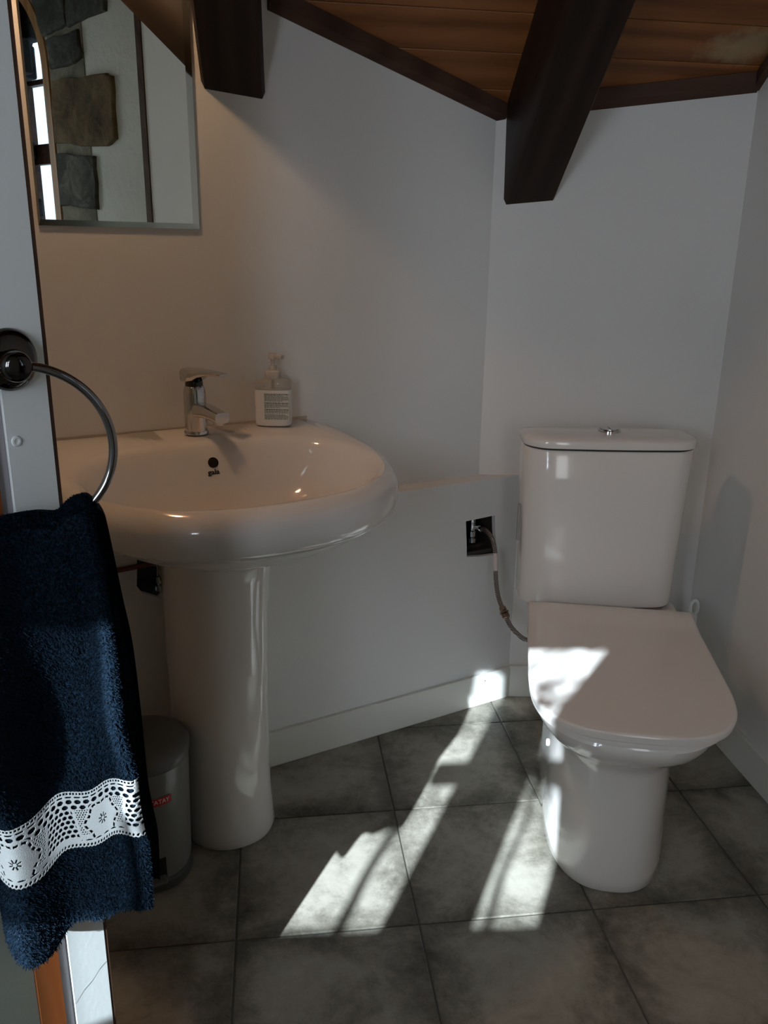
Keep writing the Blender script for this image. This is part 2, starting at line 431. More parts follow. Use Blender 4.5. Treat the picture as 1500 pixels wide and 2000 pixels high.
# rafters: dark beams that run up the slope, their lower ends on the walls
VD = Vector((-.0896, .7950, -.6000)).normalized()
def rafter(name, bl, br, depth, plane_p, plane_n, label):
    up = CN*depth; c4 = [bl, br, br+up, bl+up]
    lows = [c+VD*((plane_p-c).dot(plane_n)/VD.dot(plane_n)) for c in c4]
    rings = []; nseg = 26; random.seed(sum(map(ord, label)))
    for k in range(nseg+1):
        d = 3.6*k/nseg; ring = []
        cc = sum((l-VD*d for l in lows), Vector())/4
        pts = [l-VD*d for l in lows]
        prof = []
        for i in range(4):
            a, b = pts[i], pts[(i+1) % 4]; e = (b-a).normalized()
            for t in (.05, .35, .65, .95):
                p = a.lerp(b, t)
                if k: p += (p-cc).normalized()*random.uniform(-.0025, .0012)
                prof.append(p)
        rings.append(prof)
    me = loft(name, rings); e1 = -VD; e2 = (br-bl).normalized(); e2 = (e2-e1*e2.dot(e1)).normalized(); e3 = e1.cross(e2)
    mw = Matrix(((e1.x, e2.x, e3.x, lows[0].x), (e1.y, e2.y, e3.y, lows[0].y), (e1.z, e2.z, e3.z, lows[0].z), (0, 0, 0, 1)))
    me.transform(mw.inverted()); o = link(name, me, M_beam, smooth=35); o.matrix_world = mw
    return tag(o, label, 'beam', 'dark roof beams')
rafter('ceiling_beam', Vector((-.358, 1.762, 1.472)), Vector((-.246, 1.826, 1.464)), .20, wpt(0, .0006), WN, 'dark wooden roof beam ending on the wall beside the mirror')
rafter('ceiling_beam', Vector((.270, YB, 1.290)), Vector((.391, YB, 1.302)), .205, Vector((0, YB-.0006, 0)), Y_, 'dark wooden roof beam ending in the corner above the toilet')

# stained trims between walls and ceiling
def cove(name, a, b, nrm, m=M_trim, h=.034, d=.016):
    a, b = Vector(a), Vector(b)
    vs = []
    for p in (a, b):
        q = p+nrm*d
        for w, dz in ((p, 0), (q, .002), (q, h-.004), (q-nrm*.003, h), (p, h)): vs.append((w.x, w.y, ceilz(w.x, w.y, -.002)+dz))
    fs = [(0, 1, 2, 3, 4), (9, 8, 7, 6, 5)]+[(i, (i+1) % 5, 5+(i+1) % 5, 5+i) for i in range(5)]
    return S(name, mesh(name, vs, fs), m)
cove('trim_1', wpt(-.58, .0005), wpt(S_CORNER+.018, .0005), WN)
cove('trim_2', (.455, YB-.0005, 0), (.829, YB-.0005, 0), -Y_)
cove('trim_3', rpt(R_CORNER+.004, .0005), rpt(R_END, .0005), RN)
cove('trim_4', wpt(-2.0, .0005), wpt(-.72, .0005), WN)

# ------------------------------------------------------------------ the hall behind the camera
# right side beyond the brown post: rough render with stone quoins and an arched opening
trim_5 = S('trim_5', prism('trim_5', [xy(rpt(R_END+.0005, .006)), xy(rpt(R_END+.035, .006)), xy(rpt(R_END+.035, -.12)), xy(rpt(R_END+.0005, -.12))], 0, lambda x, y: ceilz(x, y)-.002), M_trim)
A0, A1, AC, AZ = 2.13, 2.96, 2.545, 1.95
AR = (A1-A0)/2; AT = .40
def archwall():
    bm = bmesh.new(); top = lambda s, t: (lambda p: ceilz(p.x, p.y))(rpt(s, t))
    front = [(1.506, 0), (A0, 0)]+[(AC-AR*math.cos(a), AZ+AR*math.sin(a)) for a in [PI*i/20 for i in range(21)]]+[(A1, 0), (3.45, 0), (3.45, None), (1.506, None)]
    loops = []
    for t in (0, -AT):
        loops.append([bm.verts.new(rpt(s, t, top(s, t) if z is None else z)) for s, z in front])
    n = len(front)
    for i in range(n): bm.faces.new((loops[0][i], loops[0][(i+1) % n], loops[1][(i+1) % n], loops[1][i]))
    for lp in loops:
        es = [bm.edges.get((lp[i], lp[(i+1) % n])) for i in range(n)]
        bmesh.ops.triangle_fill(bm, edges=es, use_beauty=True)
    return from_bm('wall_hall', bm)
wall_hall = S('wall_hall', archwall(), M_rough)
# golden wooden frame round the arch
def archframe():
    rings = []
    path = [(A0, 0)]+[(AC-AR*math.cos(a), AZ+AR*math.sin(a)) for a in [PI*i/24 for i in range(25)]]+[(A1, 0)]
    for i, (s, z) in enumerate(path):
        dx, dz = (AC-s, AZ-z) if z > AZ-1e-6 else ((1 if s < AC else -1)*AR, 0)
        q = Vector((dx, dz)).normalized()*.045
        rings.append([rpt(s, .010, z), rpt(s+q.x, .010, z+q.y), rpt(s+q.x, -.05, z+q.y), rpt(s, -.05, z)])
    return loft('arch_frame', rings)
link('arch_frame', archframe(), M_arch, wall_hall, smooth=30)
def block(name, poly, m, depth=.018, seed=0):
    """a rough stone face standing proud of the hall wall; poly in (s, z)"""
    r = random.Random(seed); c = Vector((sum(p[0] for p in poly)/len(poly), sum(p[1] for p in poly)/len(poly)))
    pts = []
    for i in range(len(poly)):
        a, b = Vector(poly[i]), Vector(poly[(i+1) % len(poly)])
        for t in (0, .25, .5, .75): pts.append(a.lerp(b, t)+Vector((r.uniform(-.006, .006), r.uniform(-.006, .006))))
    rings = [[rpt(p.x, -.004, p.y) for p in pts]]
    for f, dd in ((1.0, .55), (.985, .92), (.95, 1.0), (.6, 1.0), (.3, 1.0)):
        rings.append([rpt(c.x+(p.x-c.x)*f, depth*(dd+r.uniform(-.15, .15)), c.y+(p.y-c.y)*f) for p in pts])
    return link(name, loft(name, rings), m, wall_hall, smooth=50)
blocks = [
    ([(1.676, 2.10), (1.676, 2.25), (1.94, 2.25), (1.945, 2.08)], M_stone_grey),
    ([(1.955, 2.085), (1.955, 2.26), (2.20, 2.26), (2.145, 2.065)], M_stone_grey),
    ([(1.865, 1.945), (1.875, 2.06), (2.11, 2.045), (2.10, 1.925)], M_stone_grey),
    ([(1.672, 1.62), (1.668, 1.865), (1.70, 1.872), (2.105, 1.89), (2.12, 1.625), (1.73, 1.597)], M_stone_brown),
    ([(1.845, 1.345), (1.83, 1.565), (2.112, 1.582), (2.115, 1.365)], M_stone_grey),
    ([(1.94, 1.05), (1.945, 1.285), (2.115, 1.30), (2.115, 1.06)], M_stone_grey),
    ([(1.72, .72), (1.715, 1.02), (2.11, 1.03), (2.115, .73)], M_stone_brown),
    ([(1.86, .40), (1.86, .69), (2.11, .70), (2.11, .41)], M_stone_grey),
    ([(1.70, .03), (1.70, .37), (2.115, .38), (2.115, .03)], M_stone_brown),
]
for i, (p, m) in enumerate(blocks): block('stone', p, m, .02, i)
# mortar between quoins
block('mortar', [(1.86, 1.02), (1.86, 2.24), (2.118, 2.24), (2.118, 1.02)], M_mortar, .004, 91)
# shade-coloured rubble lining of the far jamb, and the window at the recess end
random.seed(5)
zz = 0.0
while zz < 2.3:
    h = random.uniform(.09, .2)
    for k in range(3):
        d0 = .052+.098*k; pr = random.uniform(.080, .135)*(1 if zz < 1.95 else 2.4)
        me = obox('stone', O_, RD, RN, Z_, A1-pr, A1+.01, -d0-.093, -d0, zz, zz+h-.008, .014, 2)
        me.transform(Matrix.Translation(rpt(0)))
        link('stone', me, M_stone_shade, wall_hall)
    zz += h
me = loft('recess_lining', [[rpt(s, t, z) for s, z in [(A0+.002, 0)]+[(AC-(AR-.002)*math.cos(a), AZ+(AR-.002)*math.sin(a)) for a in [PI*i/20 for i in range(21)]]+[(A1-.002, 0)]] for t in (-.052, -AT)], False, False)
link('recess_lining', me, M_stone_shade, wall_hall)
window_2 = S('window_2', obox('window_2', rpt(0), RD, RN, Z_, A0, A1, -AT+.001, -AT+.05, 0, .95, .003), M_trim)
for s0, s1, z0, z1 in ((A0, A0+.05, .95, 2.3), (A1-.045, A1, .95, 2.3), (AC-.03, AC+.03, .95, 2.35), (A0, A1, 1.60, 1.70), (A0, A1, 1.985, 2.01)):
    link('frame_bar', obox('frame_bar', rpt(0), RD, RN, Z_, s0, s1, -AT+.002, -AT+.045, z0, z1, .003), M_trim, window_2)
M_glass = mat('clear_glass', (1, 1, 1, 1), 0, trans=1, ior=1.0)
link('pane', obox('pane', rpt(0), RD, RN, Z_, A0+.05, A1-.05, -AT+.020, -AT+.024, .96, 2.36), M_glass, window_2)

# front wall with the small sun-lit window; the openings stand where the light comes through
FA = math.radians(6.0); FU = Vector((math.cos(FA), math.sin(FA), 0)); FN = Vector((-math.sin(FA), math.cos(FA), 0))   # FN into the room
F0 = Vector((-.55, -.42, 0))
def onwall(p, yeq, t=0.0):
    """(u, z) on the front wall of the sun ray that meets the floor at lateral p, depth yeq"""
    cs, sn = math.cos(SUN_AZ), math.sin(SUN_AZ)
    x = (p+sn*yeq)/cs; f = Vector((x, yeq, 0)); dr = -SW
    k = ((F0+FN*t)-f).dot(FN)/dr.dot(FN); q = f+dr*k; return ((q-F0).dot(FU), q.z)
W_L, W_R = onwall(-.78, 1.23)[0], onwall(-.185, 1.25)[0]
Z_SILL = onwall(-.45, 1.238)[1]; Z_HEAD = onwall(-.45, 2.25)[1]
Z_T0, Z_T1 = onwall(-.48, 1.714)[1], onwall(-.48, 1.793)[1]
FT = .05
def fpt(u, z, t=0): return F0+FU*u+FN*t+Z_*z
HOLE = [onwall(*q) for q in ((-.645, 1.232), (-.185, 1.262), (-.195, 1.95), (-.130, 2.27), (-.521, 2.25), (-.527, 2.125), (-.645, 2.11))]
def frontwall():
    bm = bmesh.new()
    u0, u1 = -1.25, .92
    tp = lambda u, t: (lambda p: ceilz(p.x, p.y))(fpt(u, 0, t))
    loops = []
    for t in (0, -FT):
        o = [bm.verts.new(fpt(u, z if z is not None else tp(u, t), t)) for u, z in ((u0, 0), (u1, 0), (u1, None), (u0, None))]
        h = [bm.verts.new(fpt(u, z, t)) for u, z in HOLE]
        es = [bm.edges.new((lp[i], lp[(i+1) % len(lp)])) for lp in (o, h) for i in range(len(lp))]
        bmesh.ops.triangle_fill(bm, edges=es, use_beauty=True)
        loops.append((o, h))
    for a in (0, 1):
        A, Bv = loops[0][a], loops[1][a]
        for i in range(len(A)): bm.faces.new((A[i], A[(i+1) % len(A)], Bv[(i+1) % len(A)], Bv[i]))
    return from_bm('wall_front', bm)
wall_front = S('wall_front', frontwall(), M_wall)
M_wfr = mat('white_window_wood', (.6, .6, .58, 1), .5)
def fbar(name, u0, u1, z0, z1, t0, t1, parent, m=None):
    return link(name, obox(name, F0, FU, FN, Z_, u0, u1, t0, t1, z0, z1, .003), m or M_wfr, parent)
um0, um1 = onwall(-.458, 1.25)[0], onwall(-.300, 1.27)[0]
window_1 = S('window_1', obox('window_1', F0, FU, FN, Z_, um0, um1-.006, -.030, -.016, Z_SILL, Z_HEAD, .003), M_wfr)
fbar('transom', onwall(-.520, 1.75)[0], um0, Z_T0, Z_T1, -.040, -.012, window_1)
fbar('transom', um1, W_R, Z_T0, Z_T1, -.040, -.012, window_1)
# a sheer sheet, added out of view to thin the sun that reaches the towel
M_filter = D.materials.new('sun_filter_sheet'); M_filter.use_nodes = True
_nt = M_filter.node_tree; _nt.nodes.remove(_nt.nodes['Principled BSDF'])
_tb = N(M_filter, 'ShaderNodeBsdfTransparent'); _tl = N(M_filter, 'ShaderNodeBsdfTranslucent'); _tl.inputs[0].default_value = (.5, .5, .5, 1); _mx = N(M_filter, 'ShaderNodeMixShader')
_mx.inputs[0].default_value = .50; L(M_filter, _tb.outputs[0], _mx.inputs[1]); L(M_filter, _tl.outputs[0], _mx.inputs[2]); L(M_filter, _mx.outputs[0], _nt.nodes['Material Output'].inputs[0])
def sheer():
    pts = [onwall(*q, t=-.02) for q in ((-.70, 1.20), (-.634, 1.20), (-.622, 1.52), (-.524, 1.52), (-.524, 2.16), (-.70, 2.16))]
    n = len(pts); vs = [fpt(u, z, t) for t in (-.0205, -.0200) for u, z in pts]
    return mesh('sun_filter', vs, [tuple(range(n))[::-1], tuple(range(n, 2*n))]+[(i, (i+1) % n, n+(i+1) % n, n+i) for i in range(n)])
link('sun_filter', sheer(), M_filter, window_1)
# twigs of a garden shrub outside the right light: they dapple the sun on the toilet
def shrub():
    root = thing('garden_shrub', 'green leafy shrub outside the small window', 'shrub', (-1.35, -1.55, 0))
    bark = mat('bark', (.09, .06, .04, 1), .9); M_leaf = mat('green_leaf', (.07, .14, .03, 1), .5)
    r = random.Random(11); vs, fs = [], []; tw = []
    for k in range(120):
        p = r.uniform(-.315, -.115); e = r.uniform(1.66, 2.32)
        d = r.uniform(.7, 1.6)
        u, z = onwall(p, e); q = fpt(u, z)-SW*d
        a = r.uniform(0, 2*PI); le = r.uniform(.014, .026); ax = Vector((math.cos(a)*.7, math.sin(a)*.3, math.sin(a)*.7)).normalized()
        sd = ax.cross(SW).normalized()*le*.38; b = len(vs)
        vs += [q-ax*le, q+sd-ax*le*.2, q+ax*le, q-sd-ax*le*.2]; fs.append((b, b+1, b+2, b+3)); tw.append(q)
    o = link('foliage', mesh('foliage', vs, fs), M_leaf, root, kind='stuff')
    vs = Vector((-1.35, -1.55, 0)); top = sum(tw, Vector())/len(tw)
    for p0, e0, e1, rr in ((-.522, 1.16, 1.72, .0105), (-.272, 1.16, 1.68, .0080)):
        pts = []
        for k in range(9):
            u, z = onwall(p0+.004*math.sin(k*1.3), e0+(e1-e0)*k/8); pts.append(fpt(u, z)-SW*.42)
        link('branch', tube('branch', catmull(pts, 3), lambda t, rr=rr: rr*(1.1-.25*t), 8), bark, root, smooth=60)
    link('stem', tube('stem', catmull([vs, vs.lerp(top, .5)+Vector((.1, -.1, 0)), top-Vector((.10, .0, .12))], 6), lambda t: .018*(1-.75*t), 8), bark, root, smooth=60)
shrub()
# hall closure
S('wall_hall_back', prism('wall_hall_back', [(.30, -1.62), (1.95, -1.62), (1.95, -1.74), (.30, -1.74)], 0, ceilz), M_rough)
q0 = fpt(.90, 0, -FT)
S('wall_hall_side', prism('wall_hall_side', [(q0.x, q0.y), (q0.x-.10, q0.y), (q0.x-.10, -1.70), (q0.x, -1.70)], 0, ceilz), M_rough)
S('wall_end', prism('wall_end', [(-1.58, -.70), (-1.58, 1.35), (-1.70, 1.35), (-1.70, -.70)], 0, ceilz), M_wall)

# ------------------------------------------------------------------ partition at the left: white board, brown edge, orange post
PE = Vector((.53, .848, 0)).normalized(); PN = Vector((PE.y, -PE.x, 0)); P0 = Vector((-.3325, .825, 0))   # along the board, out of it, its free edge
def ppt(k, t=0, z=0): return P0-PE*k+PN*t+Z_*z                      # k away from the free edge
top_at = lambda x, y: ceilz(x, y)-.003
def strip(name, k0, k1, t0, t1): return prism(name, [xy(ppt(k0, t0)), xy(ppt(k1, t0)), xy(ppt(k1, t1)), xy(ppt(k0, t1))], 0, top_at)
door_1 = S('door_1', strip('door_1', 0, .0495, 0, -.016), M_board)
link('edge_strip', strip('edge_strip', -.0048, -.0002, -.0006, -.0165), M_trim, door_1)
link('screw_cap', lathe('screw_cap', ppt(.0405, 0, 1.004), PN, [(.0052, 0), (.0052, .0008), (.0046, .0016), (.003, .0018), (.0022, .0012), (.0001, .0012)], 24), M_board, door_1, smooth=40)
cr_ = [(.001, .345), (.012, .342), (.024, .334), (.036, .331), (.049, .322)]
link('crack', mesh('crack', [ppt(k, .0003, z+d) for d in (-.0004, .0004) for k, z in cr_], [(i, i+1, 6+i, 5+i) for i in range(4)]), mat('hairline_crack', (.25, .26, .26, 1), .8), door_1)
trim_6 = S('trim_6', strip('trim_6', .0636, .0940, .0008, -.02), M_post)
link('grey_reveal', strip('grey_reveal', .0500, .0634, -.004, -.02), mat('grey_paint', (.42, .40, .42, 1), .5), trim_6)
M_pale = wall_mat('pale_green_paint', (.40, .45, .38, 1), (.46, .50, .43, 1))
S('wall_partition', strip('wall_partition', .0945, 1.50, -.002, -.06), M_pale)

# ------------------------------------------------------------------ mirror
def make_mirror():
    sr, sl = (Vector((-.374, 1.753, 0))-M0).dot(WD), (Vector((-.632, 1.605, 0))-M0).dot(WD)
    z0, z1 = 1.2185, 1.70
    root = thing('wall_mirror', 'plain rectangular mirror on the white wall above the sink', 'mirror', wpt((sl+sr)/2, .001, z0))
    link('backing', obox('backing', M0, WD, WN, Z_, sl, sr, .0004, .0040, z0, z1), mat('mirror_back', (.25, .27, .25, 1), .5), root)
    i = .013
    a = [wpt(sl, .0041, z0), wpt(sr, .0041, z0), wpt(sr, .0041, z1), wpt(sl, .0041, z1)]
    b = [wpt(sl+i*.25, .0058, z0+i*.8), wpt(sr-i, .0058, z0+i*.8), wpt(sr-i, .0058, z1-i), wpt(sl+i*.25, .0058, z1-i)]
    link('bevel', mesh('bevel', a+b, [(k, (k+1) % 4, 4+(k+1) % 4, 4+k) for k in range(4)]), M_bevel, root)
    link('glass', mesh('glass', b, [(0, 1, 2, 3)]), M_mirror, root)
make_mirror()

# ------------------------------------------------------------------ ceiling lamp (warm light above the mirror, out of the frame)
LAMP = 185.0
def make_lamp():
    c = Vector((-.575, 1.400, 1.845)); top = cpt(c.x, c.y, .0298)
    root = thing('ceiling_lamp', 'small white globe lamp under the sloping ceiling above the mirror', 'lamp', top)
    link('ceiling_plate', lathe('ceiling_plate', top, -CN, [(.034, 0), (.034, .006), (.028, .012), (.012, .014)], 32), M_chrome, root, smooth=40)
    link('stem', tube('stem', [top-Z_*.006, c+Z_*.028], .007, 14), M_chrome, root, smooth=40)
    me = D.meshes.new('globe'); bm = bmesh.new(); bmesh.ops.create_uvsphere(bm, u_segments=32, v_segments=16, radius=.033); bm.to_mesh(me); bm.free()
    me.transform(Matrix.Translation(c))
    m = mat('lamp_glass', (.9, .85, .75, 1), .4); b = m.node_tree.nodes['Principled BSDF']
    b.inputs['Emission Color'].default_value = (1.0, .64, .36, 1); b.inputs['Emission Strength'].default_value = LAMP
    link('globe', me, m, root, smooth=True)
make_lamp()

# ------------------------------------------------------------------ pedestal sink
SINK_S = (Vector((-.371, 1.755, 0))-M0).dot(WD)-.062           # along-wall centre of the sink
def spt(s, t, z): return wpt(SINK_S+s, t, z)
def egg(a, tb, tf, z, n=112, ex=2.35, sc=0.0, tilt=True, tmin=.0012):
    out = []; tc = tb+(tf-tb)*.46
    for i in range(n):
        th = 2*PI*i/n; c, s_ = math.cos(th), math.sin(th)
        ex_ = ex if s_ > 0 else 2.75; x = a*math.copysign(abs(c)**(2/ex_), c); t = tc+((tf-tc) if s_ > 0 else (tc-tb))*math.copysign(abs(s_)**(2/ex_), s_)
        t = max(t, tmin); zz = z-(.020*max(0, t-.08)/.5 if tilt else 0)
        out.append(spt(sc+x, t, zz))
    return out
def make_sink():
    root = thing('pedestal_sink', 'white porcelain pedestal sink with oval bowl against the left wall', 'sink', spt(0, .15, 0))
    R = []
    R.append(egg(.085, .10, .27, .650)); R.append(egg(.112, .085, .305, .652)); R.append(egg(.16, .04, .40, .668))
    R.append(egg(.215, -.05, .475, .695)); R.append(egg(.262, -.14, .527, .722)); R.append(egg(.286, -.2, .548, .738))
    R.append(egg(.298, -.15, .560, .7455)); R.append(egg(.312, -.165, .569, .751)); R.append(egg(.319, -.17, .578, .762))
    R.append(egg(0.3225, -.17, .583, .777)); R.append(egg(0.3225, -.17, .583, .792)); R.append(egg(.319, -.17, .579, .806))
    R.append(egg(.311, -.165, .570, .8165)); R.append(egg(.300, -.14, .558, .8225))
    R.append(egg(.283, .0, .547, .825)); R.append(egg(.272, .115, .536, .824)); R.append(egg(.264, .128, .528, .8205))
    R.append(egg(.257, .136, .520, .814)); R.append(egg(.250, .143, .511, .802)); R.append(egg(.240, .151, .500, .785))
    R.append(egg(.222, .162, .480, .757)); R.append(egg(.195, .178, .450, .728)); R.append(egg(.155, .205, .412, .704))
    R.append(egg(.105, .24, .37, .690)); R.append(egg(.06, .268, .342, .684)); R.append(egg(.024, .286, .322, .681))
    me = loft('basin', R)
    bv = BVHTree.FromPolygons([v.co.copy() for v in me.vertices], [tuple(p.vertices) for p in me.polygons])
    link('basin', me, M_porc, root, smooth=45)
    # drain
    d0 = spt(0, .304, .6735)
    link('drain', lathe('drain', d0, Z_, [(.022, 0), (.022, .002), (.016, .003), (.0155, .001), (.0001, .001)], 28), M_chrome, root, smooth=40)
    # overflow hole and the small printed mark below it, on the bowl's back slope
    def hit(s, z):
        o = spt(s, .36, z); r = bv.ray_cast(o, -WN); return r[0], (r[1] if r[1].dot(WN) > 0 else -r[1])
    so_ = .016
    p, nr = hit(so_, .783)
    link('overflow_ring', lathe('overflow_ring', p-nr*.002, nr, [(.0105, 0), (.0105, .0030), (.0095, .0034), (.0088, .0026), (.0086, .0016)], 28), M_darkchrome, root, smooth=40)
    link('overflow_hole', lathe('overflow_hole', p-nr*.0008, nr, [(.0086, 0), (.0086, .0018)], 24), M_black, root)
    p, nr = hit(so_-.002, .7655)
    ex = (WD-nr*WD.dot(nr)).normalized(); ey = nr.cross(ex)
    link('printed_mark', text_mesh('printed_mark', 'gala', .0140, p+nr*.0006, ex, ey, .0003, font_scale_x=1.1, bold=.00035), M_ink, root)
    # pedestal: an open-backed column, a little wider at foot and head
    n = 72; rings = []
    for z, hw, tf in ((0, .098, .300), (.010, .100, .303), (.03, .098, .300), (.10, .095, .296), (.30, .0945, .296), (.50, .097, .305), (.58, .100, .315), (.62, .1045, .327), (.66, .110, .345)):
        ring = []
        for i in range(n):
            th = 2*PI*i/n; c, s_ = math.cos(th), math.sin(th); ex_ = 2.25
            x = hw*math.copysign(abs(c)**(2/ex_), c); tc = tf-.125
            t = tc+(.125*abs(s_)**(2/ex_) if s_ > 0 else -.105*abs(s_)**(2/3.4))
            ring.append(spt(x-.002, t, z))
        rings.append(ring)
    link('pedestal', loft('pedestal', rings), M_porc, root, smooth=45)
    # silicone joint along the wall
    return bv
sink_bv = make_sink()
silicone = S('trim_7', obox('trim_7', M0, WD, WN, Z_, SINK_S-.30, SINK_S+.285, .0002, .004, .820, .8285, .001), mat('aged_silicone', (.42, .38, .33, 1), .6))

# ------------------------------------------------------------------ faucet
def make_faucet():
    o = spt(.012, .066, .8262); ax = WN
    ax = (WN*math.cos(.22)+WD*math.sin(.22)).normalized(); root = thing('faucet', 'chrome single lever faucet on the sink deck', 'faucet', o)
    sd = Vector((-ax.y, ax.x, 0)); la = (WN*math.cos(.50)+WD*math.sin(.50)).normalized(); ls = Vector((-la.y, la.x, 0))
    link('base_ring', lathe('base_ring', o, Z_, [(.0245, 0), (.0245, .004), (.0235, .006)], 36), M_chrome, root, smooth=40)
    link('body', lathe('body', o+Z_*.004, Z_, [(.0225, 0), (.0225, .060), (.0222, .080), (.0205, .088), (.0180, .092)], 40), M_chrome, root, smooth=40)
    # spout: rounded box that leaves the body and dips a little
    rings = []
    for t, z, hw, hh in ((.004, .046, .0165, .016), (.02, .050, .0165, .015), (.05, .051, .016, .0125), (.085, .047, .0155, .0105), (.100, .045, .0155, .0105)):
        ring = []
        for i in range(24):
            a = 2*PI*i/24; c, s_ = math.cos(a), math.sin(a)
            ring.append(o+ax*t+sd*(hw*math.copysign(abs(c)**.55, c))+Z_*(z+hh*math.copysign(abs(s_)**.55, s_)))
        rings.append(ring)
    link('spout', loft('spout', rings), M_chrome, root, smooth=50)
    link('aerator', lathe('aerator', o+ax*.086+Z_*.0385, -Z_, [(.0115, 0), (.0115, .009), (.0095, .0105)], 24), M_chrome, root, smooth=40)
    link('cartridge', lathe('cartridge', o+Z_*.094, Z_, [(.0175, 0), (.0175, .010), (.0165, .012)], 32), M_darkchrome, root, smooth=40)
    # lever: cap that covers the cartridge and runs out as a flat blade
    rings = []
    for t, w_, z0, z1 in ((-.0225, .013, .104, .1275), (-.019, .019, .1035, .1295), (-.005, .0225, .103, .130), (.012, .0215, .106, .1305), (.024, .0185, .114, .130), (.048, .0165, .1195, .1285), (.072, .0155, .1205, .1265), (.080, .0135, .1205, .1250)):
        ring = []
        for i in range(20):
            a = 2*PI*i/20; c, s_ = math.cos(a), math.sin(a)
            ring.append(o+la*t+ls*(w_*math.copysign(abs(c)**.5, c))+Z_*((z0+z1)/2+(z1-z0)/2*math.copysign(abs(s_)**.5, s_)))
        rings.append(ring)
    link('lever', loft('lever', rings), M_chrome, root, smooth=50)
    link('temperature_dot', lathe('temperature_dot', o+ax*.0195+Z_*.108, ax, [(.0035, 0), (.0035, .0012)], 14), M_ink, root)
make_faucet()

# ------------------------------------------------------------------ soap dispenser
def make_soap():
    o = spt(.186, .052, .8258)
    v = Vector((o.x, o.y, 0)).normalized(); dpt = -v; wid = Vector((v.y, -v.x, 0))      # faces the room
    wid = (wid*math.cos(.18)+dpt*math.sin(.18)).normalized(); dpt = Vector((wid.y, -wid.x, 0)); dpt = dpt if dpt.y < 0 else -dpt
    root = thing('soap_dispenser', 'white pump soap dispenser with printed back label on the sink rim', 'soap dispenser', o)
    M_body = mat('milky_bottle_plastic', (.74, .71, .66, 1), .25, coat=.2)
    M_clear = mat('clear_bottle_plastic', (.80, .76, .70, 1), .08, trans=.75, ior=1.3)
    M_pump = mat('translucent_pump_plastic', (.72, .66, .60, 1), .25, trans=.45, ior=1.3)
    def rr(hw, hd, z, e=3.2, n=48):
        return [o+wid*(hw*math.copysign(abs(math.cos(a))**(2/e), math.cos(a)))+dpt*(hd*math.copysign(abs(math.sin(a))**(2/e), math.sin(a)))+Z_*z for a in [2*PI*i/n for i in range(n)]]
    link('bottle', loft('bottle', [rr(.034, .018, 0), rr(.0375, .0215, .002), rr(.0385, .0225, .006), rr(.0385, .0225, .074), rr(.0385, .0225, .0765)]), M_body, root, smooth=45)
    link('shoulder', loft('shoulder', [rr(.0385, .0225, .0768), rr(.0385, .0225, .090), rr(.0380, .022, .0935), rr(.0355, .020, .0965), rr(.024, .016, .0985), rr(.015, .0145, .100)]), M_clear, root, smooth=45)
    link('collar', lathe('collar', o+Z_*.0985, Z_, [(.0165, 0), (.0165, .014), (.0145, .0165), (.0085, .018), (.0078, .027)], 32), M_pump, root, smooth=40)
    link('dip_tube', lathe('dip_tube', o+Z_*.0775, Z_, [(.0032, 0), (.0032, .022)], 12), M_pump, root, smooth=40)
    hx = (wid*.8+dpt*.6).normalized(); hy = Vector((-hx.y, hx.x, 0))
    link('pump_stem', lathe('pump_stem', o+Z_*.125, Z_, [(.0045, 0), (.0045, .014)], 16), M_pump, root, smooth=40)
    pump = link('pump_head', lathe('pump_head', o+Z_*.138, Z_, [(.0075, 0), (.0095, .002), (.0095, .010), (.008, .013), (.0001, .0135)], 28), M_pump, root, smooth=40)
    link('nozzle', obox('nozzle', o+Z_*.141, hx, hy, Z_, .004, .030, -.0055, .0055, .0, .0085, .0025), M_pump, pump)
    lx = -.012
    lb = link('back_label', obox('back_label', o, wid, dpt, Z_, -.0165, .0365, .0222, .0229, .014, .0715, .0002, 1), mat('label_film', (.60, .60, .55, 1), .35), root)
    M_txt = mat('green_grey_print', (.10, .13, .11, 1), .6)
    z = .0695; r = random.Random(3); k = 0
    vs, fs = [], []
    while z > .016:
        th = .0021 if k in (0, 7, 12) else .0012
        x = -.0150; end = .0355-(r.uniform(.006, .018) if k in (1, 6, 11, 16) else 0)
        while x < end-.001:
            w_ = min(r.uniform(.0018, .0062), end-x); b = len(vs)
            vs += [o+wid*x+dpt*.02305+Z_*z, o+wid*(x+w_)+dpt*.02305+Z_*z, o+wid*(x+w_)+dpt*.02305+Z_*(z-th), o+wid*x+dpt*.02305+Z_*(z-th)]
            fs.append((b, b+1, b+2, b+3)); x += w_+.0009
        z -= th+.0010+(.0018 if k in (6, 11, 15) else 0); k += 1
    link('label_print', mesh('label_print', vs, fs), M_txt, lb, kind='stuff')
make_soap()

